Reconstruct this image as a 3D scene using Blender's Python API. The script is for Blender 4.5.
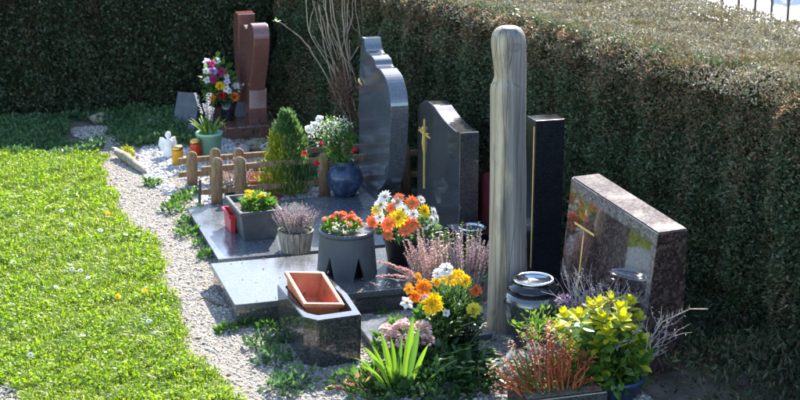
import bpy, bmesh, math, random
import numpy as np
from mathutils import Vector, Matrix

for o in list(bpy.data.objects): bpy.data.objects.remove(o)
scene = bpy.context.scene
C = scene.collection
RND = random.Random(7)
NR = np.random.default_rng(11)
R = math.radians

# ------------------------------------------------------------------ camera, sky, sun, exposure
CAM_H = 2.8; FPX = 1520.0; YAW = R(16.9); PIT = R(15.8)
fwd = Vector((math.sin(YAW)*math.cos(PIT), math.cos(YAW)*math.cos(PIT), -math.sin(PIT)))
rgt = Vector((math.cos(YAW), -math.sin(YAW), 0)); upv = rgt.cross(fwd)
cd = bpy.data.cameras.new('camera'); cam = bpy.data.objects.new('camera', cd); C.objects.link(cam)
cam.matrix_world = Matrix(((rgt.x, upv.x, -fwd.x, 0), (rgt.y, upv.y, -fwd.y, 0), (rgt.z, upv.z, -fwd.z, CAM_H), (0, 0, 0, 1)))
cd.sensor_width = 36; cd.lens = 36*FPX/800; cd.clip_start = .1; cd.clip_end = 2000
cd.dof.use_dof = True; cd.dof.focus_distance = 8.0; cd.dof.aperture_fstop = 5.0
scene.camera = cam
SUN_AZ, SUN_EL = R(33), R(36)
w = bpy.data.worlds.new('World'); scene.world = w; w.use_nodes = True
nt = w.node_tree; bg = nt.nodes['Background']
sky = nt.nodes.new('ShaderNodeTexSky'); sky.sky_type = 'NISHITA'; sky.sun_disc = False
sky.sun_elevation = SUN_EL; sky.sun_rotation = SUN_AZ; sky.air_density = 1.0; sky.dust_density = .6
nt.links.new(sky.outputs[0], bg.inputs[0]); bg.inputs[1].default_value = .15
sd = bpy.data.lights.new('sun', 'SUN'); sd.energy = 4.8; sd.angle = R(.5); sd.color = (1, .93, .82)
sun = bpy.data.objects.new('sun', sd); C.objects.link(sun)
to_sun = Vector((math.sin(SUN_AZ)*math.cos(SUN_EL), math.cos(SUN_AZ)*math.cos(SUN_EL), math.sin(SUN_EL)))
sun.rotation_euler = to_sun.to_track_quat('Z', 'Y').to_euler()
scene.view_settings.view_transform = 'Standard'; scene.view_settings.look = 'None'
scene.view_settings.exposure = 1.75; scene.view_settings.gamma = 1
try: scene.view_settings.use_curve_mapping = False
except Exception: pass
scene.cycles.max_bounces = 8; scene.cycles.transparent_max_bounces = 4

# ------------------------------------------------------------------ survey helpers: where a measured sight line meets a plane of the site
def _ray(px, py): return fwd*FPX + rgt*(px-400) - upv*(py-200)
def at(px, py, z=0.0):
    d = _ray(px, py); t = (z-CAM_H)/d.z; return Vector((d.x*t, d.y*t, z))
def onx(px, py, X):
    d = _ray(px, py); t = X/d.x; return Vector((X, d.y*t, CAM_H+d.z*t))
def ony(px, py, Y):
    d = _ray(px, py); t = Y/d.y; return Vector((d.x*t, Y, CAM_H+d.z*t))

# ------------------------------------------------------------------ materials
MATS = {}
def newmat(name):
    m = bpy.data.materials.new(name); m.use_nodes = True; MATS[name] = m
    return m, m.node_tree, m.node_tree.nodes['Principled BSDF']
def node(nt, typ, **kw):
    n = nt.nodes.new(typ)
    for k, v in kw.items(): setattr(n, k, v)
    return n
def ramp(nt, stops, interp='LINEAR'):
    r = nt.nodes.new('ShaderNodeValToRGB'); r.color_ramp.interpolation = interp
    e = r.color_ramp.elements
    while len(e) < len(stops): e.new(.5)
    for i, (p, c) in enumerate(stops): e[i].position = p; e[i].color = (*c, 1)
    return r
def coords(nt, scale=(1, 1, 1), obj=True):
    tc = nt.nodes.new('ShaderNodeTexCoord'); mp = nt.nodes.new('ShaderNodeMapping')
    mp.inputs['Scale'].default_value = scale
    nt.links.new(tc.outputs['Object'], mp.inputs[0]); return mp.outputs[0]
def leaf_mat(name, cols, transl=.4, rough=.45, patch=None, spec=.35, boost=1.6):
    """cols: list of colours picked per leaf; patch=(colour list, scale xyz, lo, hi): places where the plant itself has another colour"""
    m, nt, b = newmat(name); L = nt.links
    g = node(nt, 'ShaderNodeNewGeometry')
    st = [((i+.0)/max(1, len(cols)-1), c) for i, c in enumerate(cols)]
    r = ramp(nt, st); L.new(g.outputs['Random Per Island'], r.inputs[0]); col = r.outputs[0]
    if patch:
        pc, sc, lo, hi = patch
        r2 = ramp(nt, [(i/max(1, len(pc)-1), c) for i, c in enumerate(pc)]); L.new(g.outputs['Random Per Island'], r2.inputs[0])
        nz = node(nt, 'ShaderNodeTexNoise'); nz.inputs['Scale'].default_value = 1; nz.inputs['Detail'].default_value = 3
        L.new(coords(nt, sc), nz.inputs['Vector'])
        mr = node(nt, 'ShaderNodeMapRange'); mr.inputs[1].default_value = lo; mr.inputs[2].default_value = hi
        L.new(nz.outputs[0], mr.inputs[0])
        mx = node(nt, 'ShaderNodeMix', data_type='RGBA'); L.new(mr.outputs[0], mx.inputs[0])
        L.new(col, mx.inputs[6]); L.new(r2.outputs[0], mx.inputs[7]); col = mx.outputs[2]
    L.new(col, b.inputs['Base Color']); b.inputs['Roughness'].default_value = rough
    b.inputs['Specular IOR Level'].default_value = spec
    t = node(nt, 'ShaderNodeBsdfTranslucent')
    hs = node(nt, 'ShaderNodeHueSaturation'); hs.inputs['Value'].default_value = boost; hs.inputs['Saturation'].default_value = 1.1
    L.new(col, hs.inputs['Color']); L.new(hs.outputs[0], t.inputs[0])
    ms = node(nt, 'ShaderNodeMixShader'); ms.inputs[0].default_value = transl
    L.new(b.outputs[0], ms.inputs[1]); L.new(t.outputs[0], ms.inputs[2])
    L.new(ms.outputs[0], nt.nodes['Material Output'].inputs[0]); return m
def granite(name, cols, scale=110, rough=.08, bump=.0, spec=.5, streak=None):
    m, nt, b = newmat(name); L = nt.links; b.inputs['IOR'].default_value = 1.75
    v = node(nt, 'ShaderNodeTexVoronoi'); v.inputs['Scale'].default_value = scale
    cv = coords(nt); L.new(cv, v.inputs['Vector'])
    n = node(nt, 'ShaderNodeTexNoise'); n.inputs['Scale'].default_value = scale*.35; n.inputs['Detail'].default_value = 4
    L.new(cv, n.inputs['Vector'])
    sp = node(nt, 'ShaderNodeSeparateColor'); L.new(v.outputs['Color'], sp.inputs[0])
    ma = node(nt, 'ShaderNodeMath', operation='MULTIPLY_ADD'); ma.inputs[1].default_value = .55; L.new(sp.outputs[0], ma.inputs[0])
    mb = node(nt, 'ShaderNodeMath', operation='MULTIPLY'); mb.inputs[1].default_value = .5; L.new(n.outputs[0], mb.inputs[0])
    L.new(mb.outputs[0], ma.inputs[2])
    r = ramp(nt, [(.18+.65*i/max(1, len(cols)-1), c) for i, c in enumerate(cols)]); L.new(ma.outputs[0], r.inputs[0])
    L.new(r.outputs[0], b.inputs['Base Color']); b.inputs['Specular IOR Level'].default_value = spec
    n2 = node(nt, 'ShaderNodeTexNoise'); n2.inputs['Scale'].default_value = 7; n2.inputs['Detail'].default_value = 5; L.new(cv, n2.inputs['Vector'])
    mr = node(nt, 'ShaderNodeMapRange'); mr.inputs[1].default_value = .3; mr.inputs[2].default_value = .75
    mr.inputs[3].default_value = rough*.7; mr.inputs[4].default_value = rough*1.9; L.new(n2.outputs[0], mr.inputs[0])
    L.new(mr.outputs[0], b.inputs['Roughness'])
    return m
def noisy(name, cols, scale=20, rough=.8, bump=.2, stretch=(1, 1, 1), metallic=0, spec=.4, detail=6, bscale=None):
    m, nt, b = newmat(name); L = nt.links
    cv = coords(nt, stretch)
    n = node(nt, 'ShaderNodeTexNoise'); n.inputs['Scale'].default_value = scale; n.inputs['Detail'].default_value = detail; n.inputs['Roughness'].default_value = .65
    L.new(cv, n.inputs['Vector'])
    k = len(cols)-1
    r = ramp(nt, [(.3+.4*i/max(1, k), c) for i, c in enumerate(cols)]); L.new(n.outputs[0], r.inputs[0]); L.new(r.outputs[0], b.inputs['Base Color'])
    b.inputs['Roughness'].default_value = rough; b.inputs['Metallic'].default_value = metallic; b.inputs['Specular IOR Level'].default_value = spec
    if bump:
        n2 = node(nt, 'ShaderNodeTexNoise'); n2.inputs['Scale'].default_value = bscale or scale*3; n2.inputs['Detail'].default_value = 5; L.new(cv, n2.inputs['Vector'])
        bp = node(nt, 'ShaderNodeBump'); bp.inputs['Strength'].default_value = bump; bp.inputs['Distance'].default_value = .01
        L.new(n2.outputs[0], bp.inputs['Height']); L.new(bp.outputs[0], b.inputs['Normal'])
    return m
def petal(name, *cols): return leaf_mat(name, list(cols), transl=.35, rough=.55, boost=1.3, spec=.2)

granite('granite_blue', [(.040, .045, .055), (.075, .083, .098), (.12, .13, .15)], 190, .06)
granite('granite_dark', [(.030, .030, .030), (.055, .055, .054), (.09, .088, .085)], 190, .05)
for g_ in ('granite_dark', 'granite_blue'): MATS[g_].node_tree.nodes['Principled BSDF'].inputs['IOR'].default_value = 2.1
granite('granite_black', [(.006, .007, .010), (.009, .010, .014), (.016, .018, .024)], 200, .12, spec=.3)
granite('granite_pink', [(.11, .042, .034), (.16, .066, .054), (.21, .095, .08)], 220, .10)
granite('granite_brown', [(.010, .007, .007), (.040, .025, .024), (.11, .07, .064)], 85, .04)
MATS['granite_brown'].node_tree.nodes['Principled BSDF'].inputs['IOR'].default_value = 2.3
granite('granite_brown_rough', [(.03, .026, .03), (.10, .085, .09), (.22, .19, .19)], 85, .3)
granite('granite_brown_top', [(.10, .085, .085), (.17, .145, .14), (.25, .215, .21)], 110, .7, spec=.1)
MATS['granite_brown_top'].node_tree.nodes['Principled BSDF'].inputs['IOR'].default_value = 1.4
granite('granite_red', [(.04, .008, .01), (.09, .015, .02), (.14, .03, .035)], 160, .08)
granite('slab_grey', [(.045, .048, .052), (.08, .083, .087), (.13, .134, .138)], 160, .15)
granite('slab_blue', [(.045, .055, .07), (.085, .10, .12), (.15, .165, .185)], 140, .16)
granite('trough_granite', [(.014, .014, .015), (.032, .032, .032), (.075, .07, .066)], 140, .06)
noisy('soil', [(.05, .04, .03), (.10, .08, .06), (.16, .14, .11)], 6, .95, .5, bscale=60)
noisy('gravel_bed', [(.15, .13, .11), (.23, .20, .17), (.31, .28, .24)], 14, .95, .7, bscale=120)
noisy('lawn_soil', [(.05, .055, .02), (.07, .09, .03), (.09, .10, .04)], 8, .95, .4)
noisy('concrete', [(.52, .51, .49), (.60, .59, .57), (.66, .65, .63)], 1.5, .85, .1)
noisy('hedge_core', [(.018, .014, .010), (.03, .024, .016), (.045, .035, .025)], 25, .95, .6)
noisy('twig', [(.10, .065, .045), (.17, .12, .085), (.25, .19, .14)], 30, .85, .2)
noisy('cane', [(.20, .15, .11), (.33, .27, .21), (.45, .39, .32)], 18, .8, .2, (1, 1, .2))
noisy('fence_wood', [(.12, .075, .04), (.25, .155, .085), (.36, .26, .17)], 16, .85, .6, (4, 4, .7))
noisy('bark', [(.06, .045, .03), (.11, .085, .06), (.17, .14, .10)], 30, .9, .5, (1, 1, .3))
noisy('terracotta', [(.42, .14, .065), (.52, .19, .09), (.58, .25, .14)], 9, .65, .1)
noisy('orange_plastic', [(.22, .10, .06), (.46, .135, .06), (.52, .17, .085), (.56, .24, .15)], 13, .55, .1)
noisy('grey_plastic', [(.055, .058, .066), (.07, .074, .083), (.095, .10, .11)], 12, .42, .05)
noisy('slate_plastic', [(.05, .056, .068), (.06, .068, .08), (.075, .083, .097)], 10, .5, .06)
noisy('green_enamel', [(.22, .42, .30), (.27, .50, .36), (.32, .55, .41)], 6, .35, .03)
noisy('red_plastic', [(.40, .02, .03), (.50, .03, .04), (.55, .05, .05)], 6, .35, .03)
noisy('blue_glaze', [(.012, .020, .045), (.03, .05, .10), (.09, .12, .19)], 22, .16, .05)
noisy('blue_pot', [(.02, .03, .10), (.03, .05, .14), (.06, .08, .17)], 12, .3, .05)
noisy('black_pot', [(.012, .012, .013), (.02, .02, .022), (.03, .03, .03)], 15, .45, .05)
noisy('dark_chrome', [(.10, .10, .11), (.20, .20, .21), (.32, .32, .33)], 12, .14, .02, metallic=1)
noisy('whitewash', [(.14, .11, .085), (.26, .225, .185), (.44, .41, .37)], 16, .8, .3, (5, 5, .6))
noisy('silver', [(.55, .56, .58), (.68, .69, .71), (.75, .76, .78)], 12, .16, .02, metallic=1)
noisy('bronze', [(.45, .27, .07), (.60, .38, .12), (.68, .46, .18)], 30, .35, .05, metallic=1)
noisy('gold_leaf', [(.62, .42, .10), (.72, .50, .14), (.78, .58, .20)], 40, .45, .03)
noisy('white_porcelain', [(.60, .62, .63), (.72, .73, .74), (.78, .79, .79)], 12, .25, .05)
noisy('slate', [(.05, .054, .06), (.08, .086, .095), (.12, .125, .135)], 9, .55, .15)
noisy('slate_dark', [(.03, .032, .036), (.05, .053, .06), (.08, .082, .09)], 9, .35, .1)
noisy('rock', [(.20, .19, .17), (.34, .33, .31), (.50, .49, .46)], 12, .9, .4)
noisy('mossy_rock', [(.10, .11, .04), (.24, .21, .15), (.36, .32, .26)], 10, .9, .5)
noisy('black_metal', [(.02, .021, .024), (.035, .037, .04), (.05, .05, .055)], 10, .5, .05)
noisy('wax', [(.5, .42, .3), (.6, .5, .38), (.65, .55, .42)], 9, .6, .03)
def glass_tint(name, col):
    m, nt, b = newmat(name); b.inputs['Base Color'].default_value = (*col, 1); b.inputs['Roughness'].default_value = .12
    b.inputs['Transmission Weight'].default_value = .55; b.inputs['IOR'].default_value = 1.35
    n = node(nt, 'ShaderNodeTexNoise'); n.inputs['Scale'].default_value = 30
    r = ramp(nt, [(.3, tuple(c*.8 for c in col)), (.7, col)]); nt.links.new(n.outputs[0], r.inputs[0]); nt.links.new(r.outputs[0], b.inputs['Base Color'])
glass_tint('yellow_glass', (.95, .55, .03)); glass_tint('red_glass', (.85, .10, .03))
# weathered carved wood: sapwood tone with light painted into pale left flank, shade into grey right, long grain
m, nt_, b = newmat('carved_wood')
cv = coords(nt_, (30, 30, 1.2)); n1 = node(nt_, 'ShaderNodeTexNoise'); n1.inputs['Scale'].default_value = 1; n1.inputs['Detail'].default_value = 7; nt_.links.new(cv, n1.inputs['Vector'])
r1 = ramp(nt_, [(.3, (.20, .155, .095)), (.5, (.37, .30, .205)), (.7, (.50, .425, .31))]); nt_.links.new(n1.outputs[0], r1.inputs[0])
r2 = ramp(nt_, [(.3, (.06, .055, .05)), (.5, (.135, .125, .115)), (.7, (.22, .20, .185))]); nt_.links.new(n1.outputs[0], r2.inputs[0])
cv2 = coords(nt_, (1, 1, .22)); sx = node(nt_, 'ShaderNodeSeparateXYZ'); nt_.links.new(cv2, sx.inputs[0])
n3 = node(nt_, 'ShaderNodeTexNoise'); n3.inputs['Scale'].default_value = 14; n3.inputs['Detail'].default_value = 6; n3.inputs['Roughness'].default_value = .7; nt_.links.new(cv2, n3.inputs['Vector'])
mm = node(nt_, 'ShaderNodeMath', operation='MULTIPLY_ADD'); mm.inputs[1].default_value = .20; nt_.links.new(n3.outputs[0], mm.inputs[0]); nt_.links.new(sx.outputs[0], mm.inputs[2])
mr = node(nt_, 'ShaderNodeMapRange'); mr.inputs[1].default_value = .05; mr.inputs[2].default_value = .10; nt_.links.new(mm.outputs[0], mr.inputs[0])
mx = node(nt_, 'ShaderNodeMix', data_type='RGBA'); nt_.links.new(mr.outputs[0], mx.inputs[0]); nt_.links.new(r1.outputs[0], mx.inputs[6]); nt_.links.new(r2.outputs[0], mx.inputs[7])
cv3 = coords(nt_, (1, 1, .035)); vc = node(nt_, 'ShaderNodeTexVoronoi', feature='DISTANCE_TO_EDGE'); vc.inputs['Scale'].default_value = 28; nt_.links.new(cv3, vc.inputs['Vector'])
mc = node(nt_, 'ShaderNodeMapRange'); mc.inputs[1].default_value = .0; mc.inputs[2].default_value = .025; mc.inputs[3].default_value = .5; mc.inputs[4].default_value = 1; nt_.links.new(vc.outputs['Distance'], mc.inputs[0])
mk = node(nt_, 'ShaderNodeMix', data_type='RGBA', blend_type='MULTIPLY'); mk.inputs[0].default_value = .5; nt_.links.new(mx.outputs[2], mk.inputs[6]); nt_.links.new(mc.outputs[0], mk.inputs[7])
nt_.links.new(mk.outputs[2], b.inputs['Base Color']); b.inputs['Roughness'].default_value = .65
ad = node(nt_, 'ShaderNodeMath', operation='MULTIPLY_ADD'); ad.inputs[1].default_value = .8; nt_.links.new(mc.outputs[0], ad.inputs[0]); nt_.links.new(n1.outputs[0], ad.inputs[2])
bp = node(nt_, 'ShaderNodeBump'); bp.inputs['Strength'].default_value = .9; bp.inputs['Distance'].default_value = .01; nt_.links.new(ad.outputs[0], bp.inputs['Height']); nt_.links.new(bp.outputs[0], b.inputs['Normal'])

leaf_mat('hedge_leaf', [(.020, .048, .027), (.040, .080, .042), (.065, .108, .052), (.12, .155, .068), (.11, .085, .05)], .26, .42,
         patch=([(.10, .060, .038), (.20, .12, .075), (.28, .18, .115), (.07, .085, .04)], (3.6, 3.6, 1.5), .52, .78))
leaf_mat('browned_leaf', [(.12, .065, .042), (.21, .12, .078), (.30, .19, .125), (.14, .13, .06), (.36, .26, .18)], .3, .6)
leaf_mat('back_hedge_leaf', [(.024, .048, .026), (.042, .072, .038), (.065, .10, .05), (.11, .08, .05)], .2, .45,
         patch=([(.05, .034, .022), (.10, .065, .04)], (3, 3, 2.0), .54, .75))
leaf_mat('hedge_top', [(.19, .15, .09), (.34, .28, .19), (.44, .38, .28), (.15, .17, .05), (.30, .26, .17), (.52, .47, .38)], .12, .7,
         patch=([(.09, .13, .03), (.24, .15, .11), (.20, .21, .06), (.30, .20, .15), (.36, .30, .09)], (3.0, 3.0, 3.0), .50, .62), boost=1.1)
leaf_mat('grass', [(.11, .19, .018), (.18, .28, .024), (.25, .345, .034), (.37, .40, .09)], .5, .4, boost=1.5,
         patch=([(.10, .19, .02), (.15, .25, .03), (.18, .27, .03)], (2.6, 2.6, 1), .5, .66))
leaf_mat('clover', [(.12, .22, .02), (.20, .30, .03), (.26, .36, .05)], .45, .45, boost=1.5)
leaf_mat('dark_weed', [(.04, .09, .035), (.065, .135, .05), (.11, .18, .075)], .4, .45)
leaf_mat('foot_weed', [(.015, .035, .015), (.03, .06, .022), (.07, .055, .03), (.022, .045, .018), (.11, .08, .05)], .25, .5)
leaf_mat('mid_green', [(.04, .10, .02), (.07, .15, .03), (.10, .19, .04)], .4, .4)
leaf_mat('fresh_green', [(.08, .17, .02), (.13, .23, .03), (.18, .28, .05)], .4, .4)
leaf_mat('conifer', [(.05, .10, .035), (.08, .15, .05), (.13, .20, .07)], .4, .5,
         patch=([(.18, .22, .03), (.26, .28, .04)], (4, 4, 3), .56, .7))
leaf_mat('conifer_gold', [(.20, .24, .03), (.28, .30, .04), (.14, .20, .03)], .4, .5)
leaf_mat('ivy', [(.015, .045, .015), (.03, .075, .022), (.05, .10, .03)], .25, .35)
leaf_mat('euonymus_yellow', [(.40, .42, .03), (.52, .50, .04), (.34, .42, .04)], .4, .5, boost=1.25, spec=.2)
leaf_mat('euonymus_green', [(.05, .13, .03), (.08, .17, .03), (.16, .25, .04)], .35, .35)
leaf_mat('dry_leaf', [(.22, .13, .06), (.33, .21, .10), (.42, .30, .17)], .3, .6)
leaf_mat('brown_thuja', [(.10, .05, .034), (.17, .09, .06), (.24, .14, .095)], .25, .6)
leaf_mat('silver_leaf', [(.28, .32, .32), (.38, .42, .42), (.46, .50, .50)], .2, .6, boost=1.1)
leaf_mat('red_stem', [(.28, .05, .03), (.42, .10, .045), (.36, .16, .06)], .2, .5, boost=1.2)
leaf_mat('dry_twig', [(.26, .22, .23), (.36, .32, .33), (.48, .44, .44)], .1, .7, boost=1.1)
leaf_mat('white_flower_bits', [(.65, .66, .58), (.75, .75, .70), (.70, .72, .55)], .35, .6, boost=1.1)
petal('p_white', (.66, .66, .64), (.76, .76, .74)); petal('p_yellow', (.72, .48, .02), (.80, .60, .04)); petal('p_lemon', (.70, .62, .05), (.75, .68, .12))
petal('p_orange', (.72, .22, .02), (.80, .32, .03)); petal('p_coral', (.72, .16, .07), (.78, .26, .12)); petal('p_salmon', (.68, .25, .16), (.75, .38, .28))
petal('p_red', (.50, .015, .02), (.62, .03, .04)); petal('p_magenta', (.42, .02, .17), (.55, .05, .28)); petal('p_lilac', (.48, .30, .58), (.60, .45, .68))
petal('p_pink', (.62, .42, .42), (.74, .60, .56)); petal('p_heather', (.42, .22, .20), (.55, .34, .30)); petal('p_heather_dark', (.22, .13, .16), (.34, .22, .24))
petal('p_purple', (.17, .11, .19), (.28, .20, .30)); petal('p_hyacinth', (.50, .48, .60), (.68, .66, .72))
petal('p_centre', (.35, .20, .02), (.45, .30, .03))

# ------------------------------------------------------------------ mesh helpers
class MB:
    def __init__(s): s.v = []; s.f = []
    def add(s, vs, fs):
        k = len(s.v); s.v.extend([tuple(p) for p in vs]); s.f.extend([tuple(i+k for i in q) for q in fs]); return s
    def tube(s, pts, rad, n=6, cap=True):
        pts = [Vector(p) for p in pts]; m = len(pts)
        if not hasattr(rad, '__len__'): rad = [rad]*m
        vs = []; fs = []; u = None
        for i, p in enumerate(pts):
            t = (pts[min(i+1, m-1)]-pts[max(i-1, 0)]).normalized()
            if u is None: u = t.orthogonal().normalized()
            u = (u-t*u.dot(t)); u = u.normalized() if u.length > 1e-6 else t.orthogonal().normalized()
            q = t.cross(u)
            for j in range(n):
                a = 2*math.pi*j/n; vs.append(p+(u*math.cos(a)+q*math.sin(a))*rad[i])
        for i in range(m-1):
            for j in range(n): fs.append((i*n+j, i*n+(j+1) % n, (i+1)*n+(j+1) % n, (i+1)*n+j))
        if cap: fs.append(tuple(range(n))[::-1]); fs.append(tuple((m-1)*n+j for j in range(n)))
        return s.add(vs, fs)
    def lathe(s, prof, c=(0, 0, 0), n=24, squash=(1, 1)):
        vs = []; fs = []; c = Vector(c)
        for r, z in prof:
            for j in range(n):
                a = 2*math.pi*j/n; vs.append((c.x+r*math.cos(a)*squash[0], c.y+r*math.sin(a)*squash[1], c.z+z))
        for i in range(len(prof)-1):
            for j in range(n): fs.append((i*n+j, i*n+(j+1) % n, (i+1)*n+(j+1) % n, (i+1)*n+j))
        fs.append(tuple(range(n))[::-1]); fs.append(tuple((len(prof)-1)*n+j for j in range(n)))
        return s.add(vs, fs)
    def leaf(s, base, d, L, W, bend=0., segs=3, fold=.25, wp=.45, side=None):
        """a folded leaf: base point, direction, length, width, bend (fraction of length it falls), wp = where it is widest"""
        d = Vector(d).normalized(); up = Vector((0, 0, 1))
        sd_ = Vector(side) if side is not None else d.cross(up)
        if sd_.length < 1e-3: sd_ = d.orthogonal()
        sd_.normalize(); nrm = sd_.cross(d).normalized(); p0 = Vector(base)
        vs = [p0]; fs = []
        for i in range(1, segs+1):
            t = i/segs; c = p0+d*(L*t)-Vector((0, 0, 1))*(bend*L*t*t)
            if i == segs: vs.append(c); break
            ww = W*.5*(math.sin(math.pi*min(1, t**(math.log(.5)/math.log(wp))))**.8)
            vs += [c-sd_*ww+nrm*ww*fold, c, c+sd_*ww+nrm*ww*fold]
        fs.append((0, 2, 1)); fs.append((0, 3, 2))
        for i in range(segs-2):
            a = 1+3*i; b_ = a+3; fs += [(a, a+1, b_+1, b_), (a+1, a+2, b_+2, b_+1)]
        a = 1+3*(segs-2); k = len(vs)-1; fs += [(a, a+1, k), (a+1, a+2, k)]
        return s.add(vs, fs)
    def build(s, name, mat, parent=None, smooth=False, origin=None):
        o3 = Vector(origin) if origin is not None else (Vector(parent['_w']) if parent is not None and '_w' in parent else Vector((0, 0, 0)))
        me = bpy.data.meshes.new(name); me.from_pydata([(x-o3.x, y-o3.y, z-o3.z) for x, y, z in s.v], [], s.f)
        if smooth: me.polygons.foreach_set('use_smooth', [True]*len(me.polygons))
        me.materials.append(MATS[mat]); me.update()
        return link(name, me, parent, o3)
def link(name, me, parent=None, origin=None, loc=None):
    """one mesh object; world place = origin (or loc); children are placed relative to the parent's place"""
    o = bpy.data.objects.new(name, me); C.objects.link(o)
    wpos = Vector(loc) if loc is not None else (Vector(origin) if origin is not None else Vector((0, 0, 0)))
    if parent is not None:
        o.parent = parent; o.location = wpos-Vector(parent['_w'])
    else: o.location = wpos
    o['_w'] = tuple(wpos); return o
def thing(name, label, cat, loc, group=None):
    o = bpy.data.objects.new(name, None); C.objects.link(o); o.empty_display_size = .05
    o.location = loc; o['_w'] = tuple(loc); return tag(o, label, cat, group)
def tag(o, label, cat, group=None):
    o['label'] = label; o['category'] = cat
    if group: o['group'] = group
    return o
def kind(o, k): o['kind'] = k; return o
def bmobj(name, bm, mat, parent=None, origin=(0, 0, 0), bevel=0, segs=2, smooth=False):
    if bevel: bmesh.ops.bevel(bm, geom=list(bm.edges), offset=bevel, segments=segs, affect='EDGES', profile=.6)
    bmesh.ops.recalc_face_normals(bm, faces=bm.faces)
    o3 = Vector(origin)
    for v in bm.verts: v.co -= o3
    me = bpy.data.meshes.new(name); bm.to_mesh(me); bm.free()
    if smooth: me.polygons.foreach_set('use_smooth', [True]*len(me.polygons))
    me.materials.append(MATS[mat]); return link(name, me, parent, o3)
def box(name, lo, hi, mat, parent=None, bevel=.004, origin=None):
    bm = bmesh.new(); bmesh.ops.create_cube(bm, size=1)
    for v in bm.verts: v.co = Vector([lo[i]+(v.co[i]+.5)*(hi[i]-lo[i]) for i in range(3)])
    og = origin or (parent['_w'] if parent is not None else ((lo[0]+hi[0])/2, (lo[1]+hi[1])/2, lo[2]))
    return bmobj(name, bm, mat, parent, og, bevel)
def prism(name, poly3, ext, mat, parent=None, bevel=.004, origin=None, segs=2):
    """poly3: outline points in 3-D, extruded by vector ext"""
    bm = bmesh.new(); vs = [bm.verts.new(p) for p in poly3]; f = bm.faces.new(vs)
    r = bmesh.ops.extrude_face_region(bm, geom=[f])
    bmesh.ops.translate(bm, vec=ext, verts=[g for g in r['geom'] if isinstance(g, bmesh.types.BMVert)])
    og = origin or (parent['_w'] if parent is not None else poly3[0])
    if bevel:
        ed = [e for e in bm.edges if len(e.link_faces) == 2 and e.calc_face_angle(0) > .6]
        bmesh.ops.bevel(bm, geom=ed, offset=bevel, segments=segs, affect='EDGES', profile=.6)
    return bmobj(name, bm, mat, parent, og, 0)
def catmull(pts, n=6):
    out = []
    P = [pts[0]]+list(pts)+[pts[-1]]
    for i in range(1, len(P)-2):
        for k in range(n):
            t = k/n; a, b_, c, d = P[i-1], P[i], P[i+1], P[i+2]
            out.append(tuple(.5*((2*b_[j])+(-a[j]+c[j])*t+(2*a[j]-5*b_[j]+4*c[j]-d[j])*t*t+(-a[j]+3*b_[j]-3*c[j]+d[j])*t**3) for j in range(len(b_))))
    out.append(tuple(pts[-1])); return out
def rdir(zmin=-1, zmax=1):
    z = RND.uniform(zmin, zmax); a = RND.uniform(0, 2*math.pi); r = math.sqrt(max(0, 1-z*z)); return Vector((r*math.cos(a), r*math.sin(a), z))
# fast bulk mesh from arrays: V (n,k,3) -> n polygons of k corners
def bulk(name, V, mat, parent=None, faces=None, origin=(0, 0, 0)):
    n, k, _ = V.shape; og = np.array(parent['_w'] if parent is not None else origin, float)
    me = bpy.data.meshes.new(name)
    if faces is None: faces = [tuple(range(k))]
    me.vertices.add(n*k); me.vertices.foreach_set('co', (V-og).reshape(-1).astype(np.float32))
    base = (np.arange(n)*k)[:, None]; idx = []; ls = []; lt = []
    per = np.concatenate([np.array(q) for q in faces]); sizes = np.array([len(q) for q in faces])
    loops = (base+per[None, :]).reshape(-1); tot = np.tile(sizes, n); start = np.concatenate([[0], np.cumsum(tot)[:-1]])
    me.loops.add(len(loops)); me.loops.foreach_set('vertex_index', loops.astype(np.int32))
    me.polygons.add(len(tot)); me.polygons.foreach_set('loop_start', start.astype(np.int32))
    try: me.polygons.foreach_set('loop_total', tot.astype(np.int32))
    except Exception: pass
    me.update(calc_edges=True); me.validate(); me.materials.append(MATS[mat])
    return link(name, me, parent, og)
def unit(a): return a/np.maximum(np.linalg.norm(a, axis=1, keepdims=True), 1e-9)
def cards(P, D, L, Wd, twist=None, fold=.2):
    """pointed folded leaf cards: base P, direction D -> V (n,4,3)"""
    n = len(P); D = unit(D); s = np.cross(D, unit(NR.normal(size=(n, 3)))); s = unit(s); nr = np.cross(s, D)
    L = np.broadcast_to(L, (n,))[:, None]; Wd = np.broadcast_to(Wd, (n,))[:, None]
    mid = P+D*L*.5
    return np.stack([P, mid-s*Wd*.5+nr*Wd*fold, P+D*L, mid+s*Wd*.5+nr*Wd*fold], 1)
def fnoise(x, y, seed=0, sc=1.0, oct=4):
    r = np.random.default_rng(seed); out = 0; amp = 1
    for i in range(oct):
        for _ in range(3):
            a = r.uniform(0, 6.28); kx, ky = math.cos(a)*sc*2**i, math.sin(a)*sc*2**i
            out = out+amp*np.sin(kx*x+ky*y+r.uniform(0, 6.28))/3
        amp *= .55
    return out

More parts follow.
